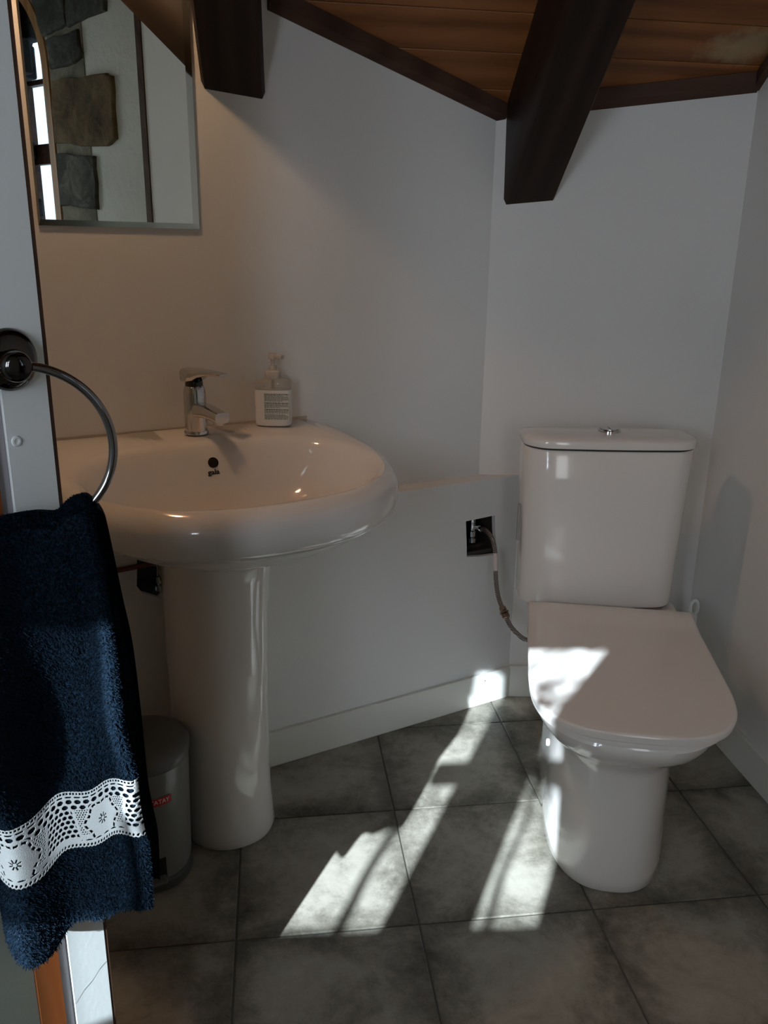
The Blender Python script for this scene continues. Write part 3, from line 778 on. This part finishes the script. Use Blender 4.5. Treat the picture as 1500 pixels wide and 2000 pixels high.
# ------------------------------------------------------------------ toilet
def make_toilet():
    org = Vector((.448, 1.343, 0)); a = math.radians(8.0)
    ey = Vector((math.sin(a), math.cos(a), 0)); ex = Vector((ey.y, -ey.x, 0))
    root = thing('toilet', 'white close-coupled toilet with closed lid against the back wall', 'toilet', org+ey*.25)
    def ring(hw, yf, yb, z, ef=2.6, eb=5, n=96, xc=0.0, split=.45):
        out = []; yc = yf+(yb-yf)*split
        for i in range(n):
            th = 2*PI*i/n; c, s_ = math.cos(th), math.sin(th); e = ef if s_ < 0 else eb
            x = hw*math.copysign(abs(c)**(2/e), c); y = yc+((yb-yc) if s_ > 0 else (yc-yf))*math.copysign(abs(s_)**(2/e), s_)
            out.append(org+ex*(x+xc)+ey*y+Z_*z)
        return out
    # pan: straight skirt that flares into the bowl
    R = [ring(.119, .004, .56, 0), ring(.122, .000, .56, .004), ring(.122, -.001, .56, .03), ring(.1205, .003, .56, .12), ring(.1205, .004, .56, .20), ring(.122, .002, .56, .26),
         ring(.126, -.006, .56, .280), ring(.138, -.030, .56, .303), ring(.156, -.062, .56, .324, 2.7), ring(.169, -.080, .56, .343, 2.8, xc=.003), ring(.176, -.089, .56, .360, 2.8, xc=.003), ring(.1785, -.092, .56, .3735, 2.9, xc=.003), ring(.176, -.089, .56, .379, 2.9, xc=.003)]
    link('pan', loft('pan', R), M_porc, root, smooth=45)
    # seat ring and lid
    R = [ring(.175, -.087, .40, .380, 2.9, 8, xc=.0035), ring(.1805, -.093, .40, .382, 2.9, 8, xc=.0035), ring(.1805, -.093, .40, .3905, 2.9, 8, xc=.0035), ring(.177, -.089, .40, .3925, 2.9, 8, xc=.0035)]
    link('seat', loft('seat', R), M_seat, root, smooth=45)
    # lid: rounded slab whose back sweeps up to the cistern
    nu, nv = 40, 56; yf, yb = -.0975, .436; XC = .0075
    def half(y):
        f = (y-yf)/.215; w_ = .1875-.005*max(0, min(1, (y-.1)/.3))
        return w_*(1-(1-f)**2.95)**(1/2.95) if f < 1 else w_
    def zt(y):
        u = max(0, (y-.335)/.085); return .4100+.0075*(u*u*(3-2*u) if u < 1 else 1)
    ys = [yf+(yb-yf)*(i/nv)**1.6 for i in range(nv+1)]
    vs, fs = [], []
    def rowp(y, inset=0):
        h = max(half(y)-inset, .0005); return [h*math.sin(PI/2*(2*j/nu-1)) for j in range(nu+1)]
    top, bot = {}, {}
    for i, y in enumerate(ys):
        for j, x in enumerate(rowp(y)):
            edge = min(1, min(half(y)-abs(x), y-yf, (yb-y) + .002)/.005); edge = max(edge, 0)
            top[i, j] = len(vs); vs.append(org+ex*(x+XC)+ey*y+Z_*(zt(y)-.0045*(1-edge)**2-.0010*(1-min(1, (half(y)-abs(x))/.05))))
    for i, y in enumerate(ys):
        for j, x in enumerate(rowp(y)):
            bot[i, j] = len(vs); vs.append(org+ex*(x*.992+XC)+ey*(y+.001)+Z_*(max(.3940, zt(y)-.016)))
    for i in range(nv):
        for j in range(nu):
            fs.append((top[i, j], top[i, j+1], top[i+1, j+1], top[i+1, j])); fs.append((bot[i, j], bot[i+1, j], bot[i+1, j+1], bot[i, j+1]))
        fs.append((top[i, 0], top[i+1, 0], bot[i+1, 0], bot[i, 0])); fs.append((top[i, nu], bot[i, nu], bot[i+1, nu], top[i+1, nu]))
    for j in range(nu):
        fs.append((top[nv, j], top[nv, j+1], bot[nv, j+1], bot[nv, j])); fs.append((top[0, j], bot[0, j], bot[0, j+1], top[0, j+1]))
    link('lid', mesh('lid', vs, fs), M_seat, root, smooth=50)
    # the deck behind the seat
    R = [ring(.150, .40, .60, .370, 4, 4), ring(.172, .40, .605, .378, 4, 4), ring(.174, .40, .607, .384, 4, 4), ring(.170, .405, .602, .389, 4, 4)]
    link('deck', loft('deck', R), M_porc, root, smooth=45)
    # cistern, square to the wall
    def cr(x0, x1, y0, y1, z, rf=.055, rb=.02, bow=.010, n=10):
        pts = []
        for cx, cy, r, a0 in ((x1-rf, y0+rf, rf, -PI/2), (x1-rb, y1-rb, rb, 0), (x0+rb, y1-rb, rb, PI/2), (x0+rf, y0+rf, rf, PI)):
            for i in range(n+1):
                t = a0+PI/2*i/n; pts.append([cx+r*math.cos(t), cy+r*math.sin(t)])
        k = [[x0+rf+(x1-x0-2*rf)*i/8, y0] for i in range(1, 8)]
        pts += k
        xm = (x0+x1)/2; hw = (x1-x0)/2
        return [Vector((x, y-(bow*(1-((x-xm)/hw)**2) if y < (y0+y1)/2 else 0), z)) for x, y in pts]
    link('gap_shade', loft('gap_shade', [cr(0.3370, 0.6760, 1.834, 1.935, .3885), cr(0.3370, 0.6760, 1.834, 1.935, .3945)]), M_seam, root, smooth=40)  # dark band stands in for the shade of the gap under the cistern
    R = [cr(0.3300, 0.6830, 1.826, 1.938, .3940), cr(0.3270, 0.6860, 1.822, 1.941, .3965), cr(0.3265, 0.6870, 1.8205, 1.942, .404), cr(0.3230, 0.6910, 1.820, 1.943, .55), cr(0.3180, 0.6960, 1.820, 1.944, .68), cr(0.3155, 0.7000, 1.820, 1.945, .764), cr(0.3175, 0.6980, 1.8225, 1.943, .7675)]
    link('cistern', loft('cistern', R), M_porc, root, smooth=40)
    link('gap_shade', loft('gap_shade', [cr(0.3210, 0.6950, 1.827, 1.941, .7670), cr(0.3210, 0.6950, 1.827, 1.941, .7725)]), M_seam, root, smooth=40)  # same dark band for the shaded gap below the cistern lid
    R = [cr(0.3170, 0.6990, 1.822, 1.945, .7720), cr(0.3140, 0.7020, 1.818, 1.947, .7730), cr(0.3130, 0.7030, 1.817, 1.947, .776), cr(0.3130, 0.7030, 1.817, 1.947, .788), cr(0.3150, 0.7010, 1.820, 1.946, .7925), cr(0.3220, 0.6940, 1.828, 1.943, .7955), cr(0.3420, 0.6740, 1.845, 1.932, .7970), cr(0.4020, 0.6120, 1.87, 1.91, .7975, .02, .015)]
    link('cistern_lid', loft('cistern_lid', R), M_porc, root, smooth=50)
    link('side_slot', obox('side_slot', Vector((.3165, 1.885, .58)), Y_, -X_, Z_, -.006, .006, -.002, .0035, -.045, .045, .002), mat('grey_clip_plastic', (.30, .29, .28, 1), .5), root)
    bc = Vector((.511, 1.893, .7970))
    btn = link('flush_button', lathe('flush_button', bc, Z_, [(.0255, 0), (.0255, .0045), (.0235, .0062), (.0215, .0062), (.0210, .0045), (.0001, .0045)], 40), M_chrome, root, smooth=40)
    for s in (-1, 1):
        pts = [bc+Z_*.0046+Vector((s*.0012, 0, 0))]+[bc+Z_*.0046+Vector((s*(.0012+.0190*math.cos(t)), .0190*math.sin(t), 0)) for t in [-PI/2+PI*i/16 for i in range(17)]]
        link('half_button', loft('half_button', [pts, [p+Z_*.0028 for p in pts]]), M_chrome, btn)
    # hinge-side nib of the deck: fixing cap on the skirt side
    q = org-ex*.1215+ey*.235+Z_*.175
    link('fixing_cap', lathe('fixing_cap', q+ex*.004, -ex, [(.008, 0), (.008, .005), (.006, .007), (.0001, .0075)], 20), M_seat, root, smooth=40)
make_toilet()

# ------------------------------------------------------------------ water hose of the toilet and the stop valves in the wall
def braid(name, c1, c2, sc):
    m = mat(name, rough=.35, metal=.85); v = coords(m); wv = N(m, 'ShaderNodeTexWave', bands_direction='DIAGONAL'); wv.inputs['Scale'].default_value = sc
    wv.inputs['Distortion'].default_value = 1.5; L(m, v, wv.inputs['Vector']); r = ramp(m, wv.outputs['Fac'], [(.3, c1), (.7, c2)]); base(m, r.outputs[0]); bump(m, wv.outputs['Fac'], .8, .001); return m
M_braid = braid('braided_steel', (.06, .048, .044, 1), (.42, .36, .34, 1), 120)
M_brass = mat('worn_brass_nickel', (.34, .24, .18, 1), .3, 1)
def make_hose():
    ctl = [(.250, 2.075, .500), (.262, 2.045, .503), (.277, 2.018, .486), (.284, 2.002, .446), (.286, 1.992, .395), (.293, 1.976, .350), (.3065, 1.950, .318), (.322, 1.925, .291), (.350, 1.905, .270), (.375, 1.897, .268)]
    pts = catmull(ctl, 8)
    root = thing('flexible_hose', 'braided steel water hose from the wall opening to the toilet', 'hose', ctl[0])
    link('hose', tube('hose', pts, .0058, 14), M_braid, root, smooth=60)
    # ferrule sleeves, printed tag, coupling
    def at(i): return pts[i], (pts[i+1]-pts[i-1]).normalized()
    p, t = at(23); link('tag_sleeve', tube('tag_sleeve', [q for q in pts[22:30]], .0064, 16), mat('white_tag', (.60, .52, .50, 1), .4), root, smooth=60)
    p0, t = at(30)
    vs, fs = [], []
    for k in range(9):
        q = pts[22].lerp(pts[29], (k+.7)/9.6); off = Vector((.0035, -.0056, 0)); e = (pts[29]-pts[22]).normalized(); w = Vector((.85, .53, 0))
        b = len(vs); vs += [q+off-w*.002-e*.0009, q+off+w*.002-e*.0009, q+off+w*.002+e*.0009, q+off-w*.002+e*.0009]; fs.append((b, b+1, b+2, b+3))
    p, t = at(48)
    hexr = lambda r0, n=6: r0
    link('coupling_nut', lathe('coupling_nut', p-t*.016, t, [(.0085, 0), (.0098, .002), (.0098, .009), (.0085, .011)], 6), M_brass, root)
    link('coupling_ring', lathe('coupling_ring', p-t*.0045, t, [(.0090, 0), (.0122, .0015), (.0122, .0045), (.009, .006)], 28), M_brass, root, smooth=40)
    link('coupling_nut', lathe('coupling_nut', p+t*.002, t, [(.0090, 0), (.0108, .002), (.0108, .011), (.0090, .013)], 6), M_brass, root)
    p, t = at(2); link('end_nut', lathe('end_nut', p-t*.006, t, [(.008, 0), (.009, .002), (.009, .010), (.0066, .013)], 6), M_chrome, root)
make_hose()
def make_valve(o, ax, label, name='stop_valve'):
    root = thing(name, label, 'valve', o, 'stop valves in the wall openings')
    link('body', lathe('body', o, Z_, [(.009, -.026), (.011, -.024), (.011, -.010), (.0085, -.008), (.0085, .012), (.010, .014), (.010, .024), (.006, .026)], 20), M_chrome, root, smooth=40)
    link('outlet', lathe('outlet', o, ax, [(.0075, 0), (.0075, .016), (.009, .017), (.009, .022)], 16), M_chrome, root, smooth=40)
    h = link('handle', lathe('handle', o-Z_*.027, -Z_, [(.007, 0), (.012, .003), (.012, .014), (.009, .017)], 8), M_chrome, root)
    return root
make_valve(bpt(-.107, -.050, .497), (WD*.8+WN*.6).normalized(), 'small metal stop valve inside the square wall opening by the toilet')
make_valve(bpt(-.935, -.020, .532), (WD*.3-Z_*.6+WN*.7).normalized(), 'small metal stop valve inside the jagged wall opening behind the sink column')
cp = catmull([bpt(-1.35, .012, .572), bpt(-1.2, .012, .566), bpt(-1.08, .010, .560), bpt(-1.0, .007, .560), bpt(-.955, -.008, .556), bpt(-.94, -.030, .545)], 6)
pipe = link('copper_pipe', tube('copper_pipe', cp, .0055, 12), mat('reddish_pipe', (.16, .055, .04, 1), .4), loc=cp[0], smooth=60)
tag(pipe, 'thin reddish pipe running into the jagged wall opening behind the towel', 'pipe')

# ------------------------------------------------------------------ pedal bin beside the pedestal
def make_bin():
    o = Vector((-.462, 1.405, 0)); dv = Vector((.18, -1, 0)).normalized(); sd = Vector((-dv.y, dv.x, 0))
    sd = sd if sd.x > 0 else -sd
    root = thing('pedal_bin', 'small grey plastic pedal bin standing left of the sink column', 'bin', o)
    M_bin = mat('grey_bin_plastic', (.17, .165, .155, 1), .28, coat=.2)
    M_lid = mat('dark_bin_lid_plastic', (.11, .105, .10, 1), .3)
    n = 64
    def rg(r, z, e=2.3, flat=.0):
        return [o+sd*(r*math.copysign(abs(math.cos(a))**(2/e), math.cos(a)))+dv*((r*1.02)*math.copysign(abs(math.sin(a))**(2/e), math.sin(a)))+Z_*z for a in [2*PI*i/n for i in range(n)]]
    link('base', loft('base', [rg(.084, .002), rg(.088, .004), rg(.088, .020), rg(.084, .024)]), mat('dark_plinth_plastic', (.06, .06, .058, 1), .5), root, smooth=40)
    link('body', loft('body', [rg(.080, .0245), rg(.0845, .026), rg(.0855, .035), rg(.091, .245), rg(.0925, .262), rg(.0905, .264)]), M_bin, root, smooth=40)
    link('lid', loft('lid', [rg(.0905, .2645), rg(.0945, .266), rg(.0945, .274), rg(.090, .284), rg(.074, .293), rg(.048, .298), rg(.018, .300)]), M_lid, root, smooth=50)
    # pedal niche and pedal
    nx = sd*math.sin(.30)+dv*math.cos(.30); nxs = Vector((-nx.y, nx.x, 0)); nxs = nxs if nxs.x > 0 else -nxs
    q = o+nx*.0885
    link('pedal_niche', obox('pedal_niche', q, nxs, nx, Z_, -.019, .019, -.012, .0022, .028, .078, .003), M_black, root)
    pd = link('pedal', obox('pedal', q, nxs, nx, Z_, -.016, .016, -.006, .022, .032, .040, .003), M_lid, root)
    link('pedal_arm', obox('pedal_arm', q, nxs, nx, Z_, -.004, .004, -.006, .006, .040, .062, .002), M_lid, pd)
    # red sticker with white letters, curved round the body
    ang = .12; vs, fs = [], []
    def on(a, z, off): 
        r = (.0855+(.091-.0855)*(z-.035)/.21)*1.012+off
        c, s_ = math.sin(a), math.cos(a); e = 2.3
        return o+sd*(r*math.copysign(abs(c)**(2/e), c))+dv*(r*1.02*math.copysign(abs(s_)**(2/e), s_))+Z_*z
    # angle of the sticker's middle
    a0, a1 = .15, .68; k = 14
    for i in range(k+1):
        for z in (.196, .2125): vs.append(on(a0+(a1-a0)*i/k, z, .0004))
    for i in range(k): fs.append((2*i, 2*i+2, 2*i+3, 2*i+1))
    st = link('sticker', mesh('sticker', vs, fs), mat('red_sticker', (.42, .012, .016, 1), .4), root)
    tm = text_mesh('sticker_text', 'TATAY', .0130, O_, X_, Y_, .00015)
    for v in tm.vertices:
        a = (a0+a1)/2+v.co.x/.0975*1.0; v.co = on(a, .2043+v.co.y, .0008+v.co.z)
    link('sticker_text', tm, mat('white_print', (.75, .70, .68, 1), .5), st)
make_bin()

# ------------------------------------------------------------------ toilet brush behind the toilet
def make_brush():
    o = Vector((.795, 1.985, 0))
    root = thing('toilet_brush', 'white plastic toilet brush standing behind the toilet at right', 'toilet brush', o)
    M_w = mat('translucent_white_plastic', (.80, .82, .80, 1), .3)
    link('holder', lathe('holder', o, Z_, [(.036, 0), (.038, .003), (.033, .05), (.030, .10), (.033, .13), (.034, .132), (.031, .132), (.028, .10), (.0001, .06)], 36), M_w, root, smooth=40)
    rings = []
    for z, w_, d in ((.10, .009, .006), (.20, .009, .006), (.245, .010, .006), (.262, .0125, .006), (.275, .0125, .006), (.285, .0105, .005), (.305, .0105, .005)):
        rings.append([o+X_*(w_*math.cos(t))+Y_*(d*math.sin(t))+Z_*z for t in [2*PI*i/20 for i in range(20)]])
    link('handle', loft('handle', rings), M_w, root, smooth=40)
    link('hanging_loop', tube('hanging_loop', [o+X_*(.0095*math.cos(t))+Z_*(.325+.020*math.sin(t)) for t in [2*PI*i/28 for i in range(28)]], .0042, 10, True), M_w, root, smooth=60)
make_brush()

# ------------------------------------------------------------------ towel ring
TN = Vector((.41, -.912, 0)).normalized(); TE = Vector((-TN.y, TN.x, 0))     # the ring and the towel face this way
EYE = Vector((0, 0, CAM_H))
def towel_plane(p):
    """carry a point laid out at depth .765 on to the slanted plane the towel hangs in"""
    r = p.x/p.y; return p-EYE, (-.8214/(TN.x*r+TN.y))/.765
def slant(p):
    q, k = towel_plane(p); return EYE+q*k
RC = slant(Vector((-.336, .768, 1.0000))); RR = .0775
def make_ring():
    hub = ppt(.039, .0006, 1.0815)
    root = thing('towel_ring', 'chrome towel ring fixed to the white board', 'towel ring', hub)
    link('rosette', lathe('rosette', hub, PN, [(.029, 0), (.029, .003), (.026, .007), (.018, .010), (.012, .011)], 48), M_darkchrome, root, smooth=50)
    top = RC+Z_*RR; ax = (top-hub); ln = ax.length; ax = ax.normalized()
    link('post', lathe('post', hub+PN*.006, (top+Z_*0-hub-PN*.006), [(.011, 0), (.0105, ln*.35), (.0125, ln*.55), (.0138, ln*.7), (.0138, ln*1.02), (.0120, ln*1.12), (.006, ln*1.17)], 32), M_darkchrome, root, smooth=50)
    pts = [RC+TE*(RR*math.cos(t))+Z_*(RR*math.sin(t)) for t in [2*PI*i/96 for i in range(96)]]
    link('ring', tube('ring', pts, .0043, 16, True), M_ringchrome, root, smooth=60)
make_ring()

# ------------------------------------------------------------------ towel over the ring
def poly_at(pts, f):
    P = [Vector(p) for p in pts]; ln = [0]
    for a, b in zip(P, P[1:]): ln.append(ln[-1]+(b-a).length)
    d = f*ln[-1]
    for i in range(len(P)-1):
        if d <= ln[i+1]+1e-9: return P[i].lerp(P[i+1], (d-ln[i])/(ln[i+1]-ln[i]))
    return P[-1]
def smooth_poly(pts, n=80):
    c = catmull([(p[0], p[1], 0) for p in pts], 12); return [(v.x, v.y) for v in c]
T_right = smooth_poly([(-.2745, .949), (-.269, .911), (-.2615, .847), (-.2555, .797), (-.2525, .722), (-.251, .636), (-.2475, .597), (-.2445, .565), (-.246, .500)])
T_top = smooth_poly([(-.402, .909), (-.385, .926), (-.366, .935), (-.336, .941), (-.312, .942), (-.296, .955), (-.284, .959), (-.2745, .949)])
T_bot = smooth_poly([(-.412, .443), (-.404, .430), (-.393, .426), (-.376, .426), (-.360, .433), (-.345, .456), (-.334, .465), (-.305, .471), (-.278, .491), (-.246, .500)])
T_left = smooth_poly([(-.402, .909), (-.411, .82), (-.414, .719), (-.413, .62), (-.411, .568), (-.414, .501), (-.412, .443)])
def towel_xz(u, v):
    t, b, l, r = poly_at(T_top, u), poly_at(T_bot, u), poly_at(T_left, v), poly_at(T_right, v)
    c00, c10, c01, c11 = Vector(T_top[0]), Vector(T_top[-1]), Vector(T_bot[0]), Vector(T_bot[-1])
    return (1-v)*t+v*b+(1-u)*l+u*r-((1-u)*(1-v)*c00+u*(1-v)*c10+(1-u)*v*c01+u*v*c11)
def fold(u, v):
    """how far the front sheet bulges towards the room"""
    g = lambda x, c, w_: math.exp(-((x-c)/w_)**2)
    a = (.25+.75*min(1, v/.40))*(1-.62*max(0, min(1, (v-.48)/.16)))
    f = .054*g(u, .20, .125)+.034*g(u, .975, .12)-.012*g(u, .55, .16)
    f += .012*math.exp(-v/.10)*g(u, .8, .25)
    return f*a+.0015*math.sin(9*u+13*v)
TYF, TYB = .757, .780
def front(u, v):
    p = towel_xz(u, v); y = TYF-fold(u, v)-.002
    top = max(0, 1-v/.045); y = y*(1-top**2)+(TYF+.006)*top**2
    edge = min(u, 1-u)/.03; e = max(0, 1-edge); y += (.004*e*e)
    return slant(Vector((p.x, y, p.y)))
def back(u, v):
    p = towel_xz(u, v); y = TYB+.006+.004*math.sin(7*u+2)
    top = max(0, 1-v/.045); y = y*(1-top**2)+(TYF+.016)*top**2
    edge = min(u, 1-u)/.03; e = max(0, 1-edge); y -= (.005*e*e)
    return slant(Vector((p.x, y, p.y+.004*v)))
M_towel = mat('dark_blue_terry', rough=.95, sheen=.0, spec=.15)
def _tw():
    m = M_towel; v = coords(m); n = noise(m, v, 420, 3, .7); n2 = noise(m, v, 30, 3)
    r = ramp(m, n.outputs[0], [(.3, (.0009, .0028, .0055, 1)), (.55, (.0032, .0105, .021, 1)), (.8, (.014, .036, .065, 1))]); base(m, r.outputs[0])
    bump(m, n.outputs[0], .8, .002); m.node_tree.nodes['Principled BSDF'].inputs['Sheen Tint'].default_value = (.25, .45, .8, 1)
_tw()
def make_towel():
    root = thing('hand_towel', 'dark blue terry hand towel with white lace band draped over the ring', 'towel', (RC.x, .772, .92))
    # one sheet folded over the ring: up the front, over the top, down the back, with a thickness of its own
    nu, nv = 64, 110; vs, fs = [], []
    th = 3.2e-3; G = {}
    rows = [('f', j/nv) for j in range(nv, -1, -1)]+[('b', j/nv) for j in range(0, nv+1)]
    for k, (side, v) in enumerate(rows):
        for i in range(nu+1):
            u = i/nu; o_ = front(u, v) if side == 'f' else back(u, v)
            q = o_+(-TN if side == 'f' else TN)*th
            if v < .03: q = q-Z_*(th*(1-v/.03))
            G[k, i, 0] = len(vs); vs.append(o_); G[k, i, 1] = len(vs); vs.append(q)
    nk = len(rows)
    for k in range(nk-1):
        for i in range(nu):
            fs.append((G[k, i, 0], G[k, i+1, 0], G[k+1, i+1, 0], G[k+1, i, 0])); fs.append((G[k, i, 1], G[k+1, i, 1], G[k+1, i+1, 1], G[k, i+1, 1]))
        for i in (0, nu): fs.append((G[k, i, 0], G[k+1, i, 0], G[k+1, i, 1], G[k, i, 1]))
    for k in (0, nk-1):
        for i in range(nu): fs.append((G[k, i, 0], G[k, i, 1], G[k, i+1, 1], G[k, i+1, 0]))
    link('cloth', mesh('cloth', vs, fs), M_towel, root, smooth=70)
    # terry pile: tiny loops over the front, the top and the edges
    nt = 52000
    uu = rng.random(nt); vv = rng.random(nt)
    k = nt//9; uu[:k] = 1-rng.random(k)**2*.02; uu[k:2*k] = rng.random(k)**2*.02; vv[2*k:3*k] = rng.random(k)**2*.03
    gu, gv = 80, 160
    G = np.array([[tuple(front(i/gu, j/gv)) for i in range(gu+1)] for j in range(gv+1)])
    fu = uu*gu; fv = vv*gv; i0 = np.minimum(fu.astype(int), gu-1); j0 = np.minimum(fv.astype(int), gv-1); a = (fu-i0)[:, None]; b = (fv-j0)[:, None]
    p = G[j0, i0]*(1-a)*(1-b)+G[j0, i0+1]*a*(1-b)+G[j0+1, i0]*(1-a)*b+G[j0+1, i0+1]*a*b
    du = G[j0, i0+1]-G[j0, i0]; dv = G[j0+1, i0]-G[j0, i0]
    nn = np.cross(du, dv); nn /= np.linalg.norm(nn, axis=1)[:, None]+1e-12
    nn[nn[:, 1] > 0] *= -1
    bare = (np.abs(vv-BAND_MID) < BAND_HALF*.96)
    side = np.where(uu > .985, 1.0, np.where(uu < .015, -1.0, 0.0)); nn[:, 0] += side*1.5; nn[:, 2] += np.where(vv < .02, 1.2, 0); nn[:, 2] += np.where(vv > .99, -1.2, 0)
    nn /= np.linalg.norm(nn, axis=1)[:, None]
    rd = rng.normal(size=(nt, 3)); tip = nn*(.0016+.0014*rng.random(nt))[:, None]+rd*.0007; tip[:, 2] -= .0006
    sidev = np.cross(tip, rng.normal(size=(nt, 3))); sidev /= np.linalg.norm(sidev, axis=1)[:, None]+1e-12; sidev *= .00042
    keep = ~bare; p, tip, sidev = p[keep], tip[keep], sidev[keep]; m_ = len(p)
    V = np.empty((m_, 4, 3)); V[:, 0] = p-sidev; V[:, 1] = p+sidev; V[:, 2] = p+tip+sidev*.8; V[:, 3] = p+tip-sidev*.8
    me = D.meshes.new('pile'); me.vertices.add(m_*4); me.vertices.foreach_set('co', V.reshape(-1))
    me.loops.add(m_*4); me.loops.foreach_set('vertex_index', np.arange(m_*4)); me.polygons.add(m_); me.polygons.foreach_set('loop_start', np.arange(m_)*4)
    me.update(calc_edges=True)
    link('pile', me, M_towel, root, kind='stuff')
    # lace band: real holes cut out of a fine sheet
    Lmm, Hmm = 142.0, 46.0; st = .42
    nx, ny = int(Lmm/st), int(Hmm/st)
    xs = (np.arange(nx)+.5)*st; ysv = (np.arange(ny)+.5)*st
    XX, YY = np.meshgrid(xs, ysv)
    solid = lace(XX, YY, Lmm, Hmm)
    gU, gV = nx//3+2, 40
    u_ = np.arange(nx+1)*st/Lmm; v_ = BAND_MID+BAND_HALF-(np.arange(ny+1)*st/Hmm)*2*BAND_HALF
    ku, kv = 90, 24
    gv0 = np.linspace(BAND_MID-BAND_HALF-.01, BAND_MID+BAND_HALF+.01, kv+1)
    G2 = np.array([[tuple(front(.001+.998*i/ku, float(v))) for i in range(ku+1)] for v in gv0])
    # outward normals
    dU = np.gradient(G2, axis=1); dV = np.gradient(G2, axis=0); NN = np.cross(dU, dV); NN /= np.linalg.norm(NN, axis=2)[:, :, None]+1e-12
    NN[NN[:, :, 1] > 0] *= -1
    G2 = G2+NN*.0022
    UU, VV = np.meshgrid(np.clip(u_, 0, 1), v_)
    fu = np.clip(UU*ku, 0, ku-1e-6); fv = np.clip((VV-gv0[0])/(gv0[-1]-gv0[0])*kv, 0, kv-1e-6)
    i0 = fu.astype(int); j0 = fv.astype(int); a = (fu-i0)[..., None]; b = (fv-j0)[..., None]
    PP = G2[j0, i0]*(1-a)*(1-b)+G2[j0, i0+1]*a*(1-b)+G2[j0+1, i0]*(1-a)*b+G2[j0+1, i0+1]*a*b
    idx = np.arange((nx+1)*(ny+1)).reshape(ny+1, nx+1)
    q = np.stack([idx[:-1, :-1], idx[:-1, 1:], idx[1:, 1:], idx[1:, :-1]], -1)[solid]
    used, inv = np.unique(q, return_inverse=True); vs = PP.reshape(-1, 3)[used]; q = inv.reshape(-1, 4)
    me = D.meshes.new('lace_band'); me.vertices.add(len(vs)); me.vertices.foreach_set('co', vs.reshape(-1))
    me.loops.add(q.size); me.loops.foreach_set('vertex_index', q.reshape(-1)); me.polygons.add(len(q)); me.polygons.foreach_set('loop_start', np.arange(len(q))*4)
    me.update(calc_edges=True)
    ml = mat('white_cotton_lace', (.40, .41, .41, 1), .9); vv_ = coords(ml); bump(ml, noise(ml, vv_, 900, 2).outputs[0], .6, .0008)
    o = link('lace_band', me, ml, root, label='white cotton lace band with flower motifs')
    sm = o.modifiers.new('thickness', 'SOLIDIFY'); sm.thickness = .0007; sm.offset = 1
BAND_MID, BAND_HALF = .716, .076
def lace(X, Y, Lm, H):
    S_ = np.ones(X.shape, bool)
    wav = .7*np.abs(np.sin(X*PI/3.1))
    S_ &= (Y > 1.0-wav+.3) & (Y < H-1.0+wav*.8)
    # rope row along the top
    xm = (X % 2.7)-1.35; S_ &= ~((np.abs(xm) < .80) & (np.abs(Y-43.6) < .75))
    # thin slots under the rope
    xm = (X % 7.4)-3.7; S_ &= ~((xm/2.9)**2+((Y-41.0)/.75)**2 < 1)
    per = 79.0; c0 = 27.0
    xf = ((X-c0+per/2) % per)-per/2                      # distance from nearest flower centre
    yf = Y-19.0; r = np.hypot(xf/1.12, yf); th = np.arctan2(yf, xf/1.12)
    petal = 12.3+1.2*np.cos(6*th)
    flower = r < petal
    outer = r < petal+4.0
    # two staggered rows of oval holes at the top
    for y0, off, rx, ry in ((37.4, 0, 2.7, 1.75), (33.2, 3.7, 2.6, 1.7)):
        xm = ((X+off) % 7.4)-3.7; ok = ~outer & (np.abs(xf) > (0 if y0 > 35 else 8))
        S_ &= ~(((xm/rx)**2+((Y-y0)/ry)**2 < 1) & ok)
    # big mesh in the wedge between flowers
    wedge = (np.abs(xf) > 23+(Y-8)*.18) & (Y > 8.5) & (Y < 31.0) & ~outer
    row = np.floor((Y-8.5)/3.75); xm = ((X+(row % 2)*2.5) % 5.0)-2.5; ym = (Y-8.5) % 3.75-1.9
    S_ &= ~(wedge & ((np.abs(xm)/2.0)**2.2+(np.abs(ym)/1.38)**2.2 < 1))
    # fine net beside the flowers
    net = ~outer & ~wedge & (Y > 10) & (Y < 31.5) & (np.abs(xf) > 9) & ((np.abs(xf)-22-(Y-8)*.18) < -1.5)
    row = np.floor(Y/1.75); xm = ((X+(row % 2)*1.1) % 2.2)-1.1; ym = Y % 1.75-.87
    S_ &= ~(net & (np.hypot(xm, ym*1.1) < .66))
    # ring of holes round the flower
    seg = (th/(2*PI)*20) % 1-.5
    rowr = (r > petal+1.0) & (r < petal+2.9)
    S_ &= ~(rowr & (np.abs(seg) < .33) & (Y > 7.0))
    # fine dots on the upper rim of the flower
    # star of slots in its centre
    seg = (th/(2*PI)*8) % 1-.5
    S_ &= ~((r > 1.3) & (r < 4.3) & (np.abs(seg)*2*PI/8*r < .52))
    # scallop loops along the bottom
    xm = (X % 3.1)-1.55; S_ &= ~(((xm-.25*(Y-2.4))/.85)**2+((Y-2.7)/1.25)**2 < 1)
    xm = (X % 8.6)-4.3; S_ &= ~((((xm)/3.0)**2+((Y-6.4)/.6)**2 < 1) & (np.abs(xf) < 22))
    return S_
make_towel()

for o in D.objects:
    if '_org' in o: del o['_org']
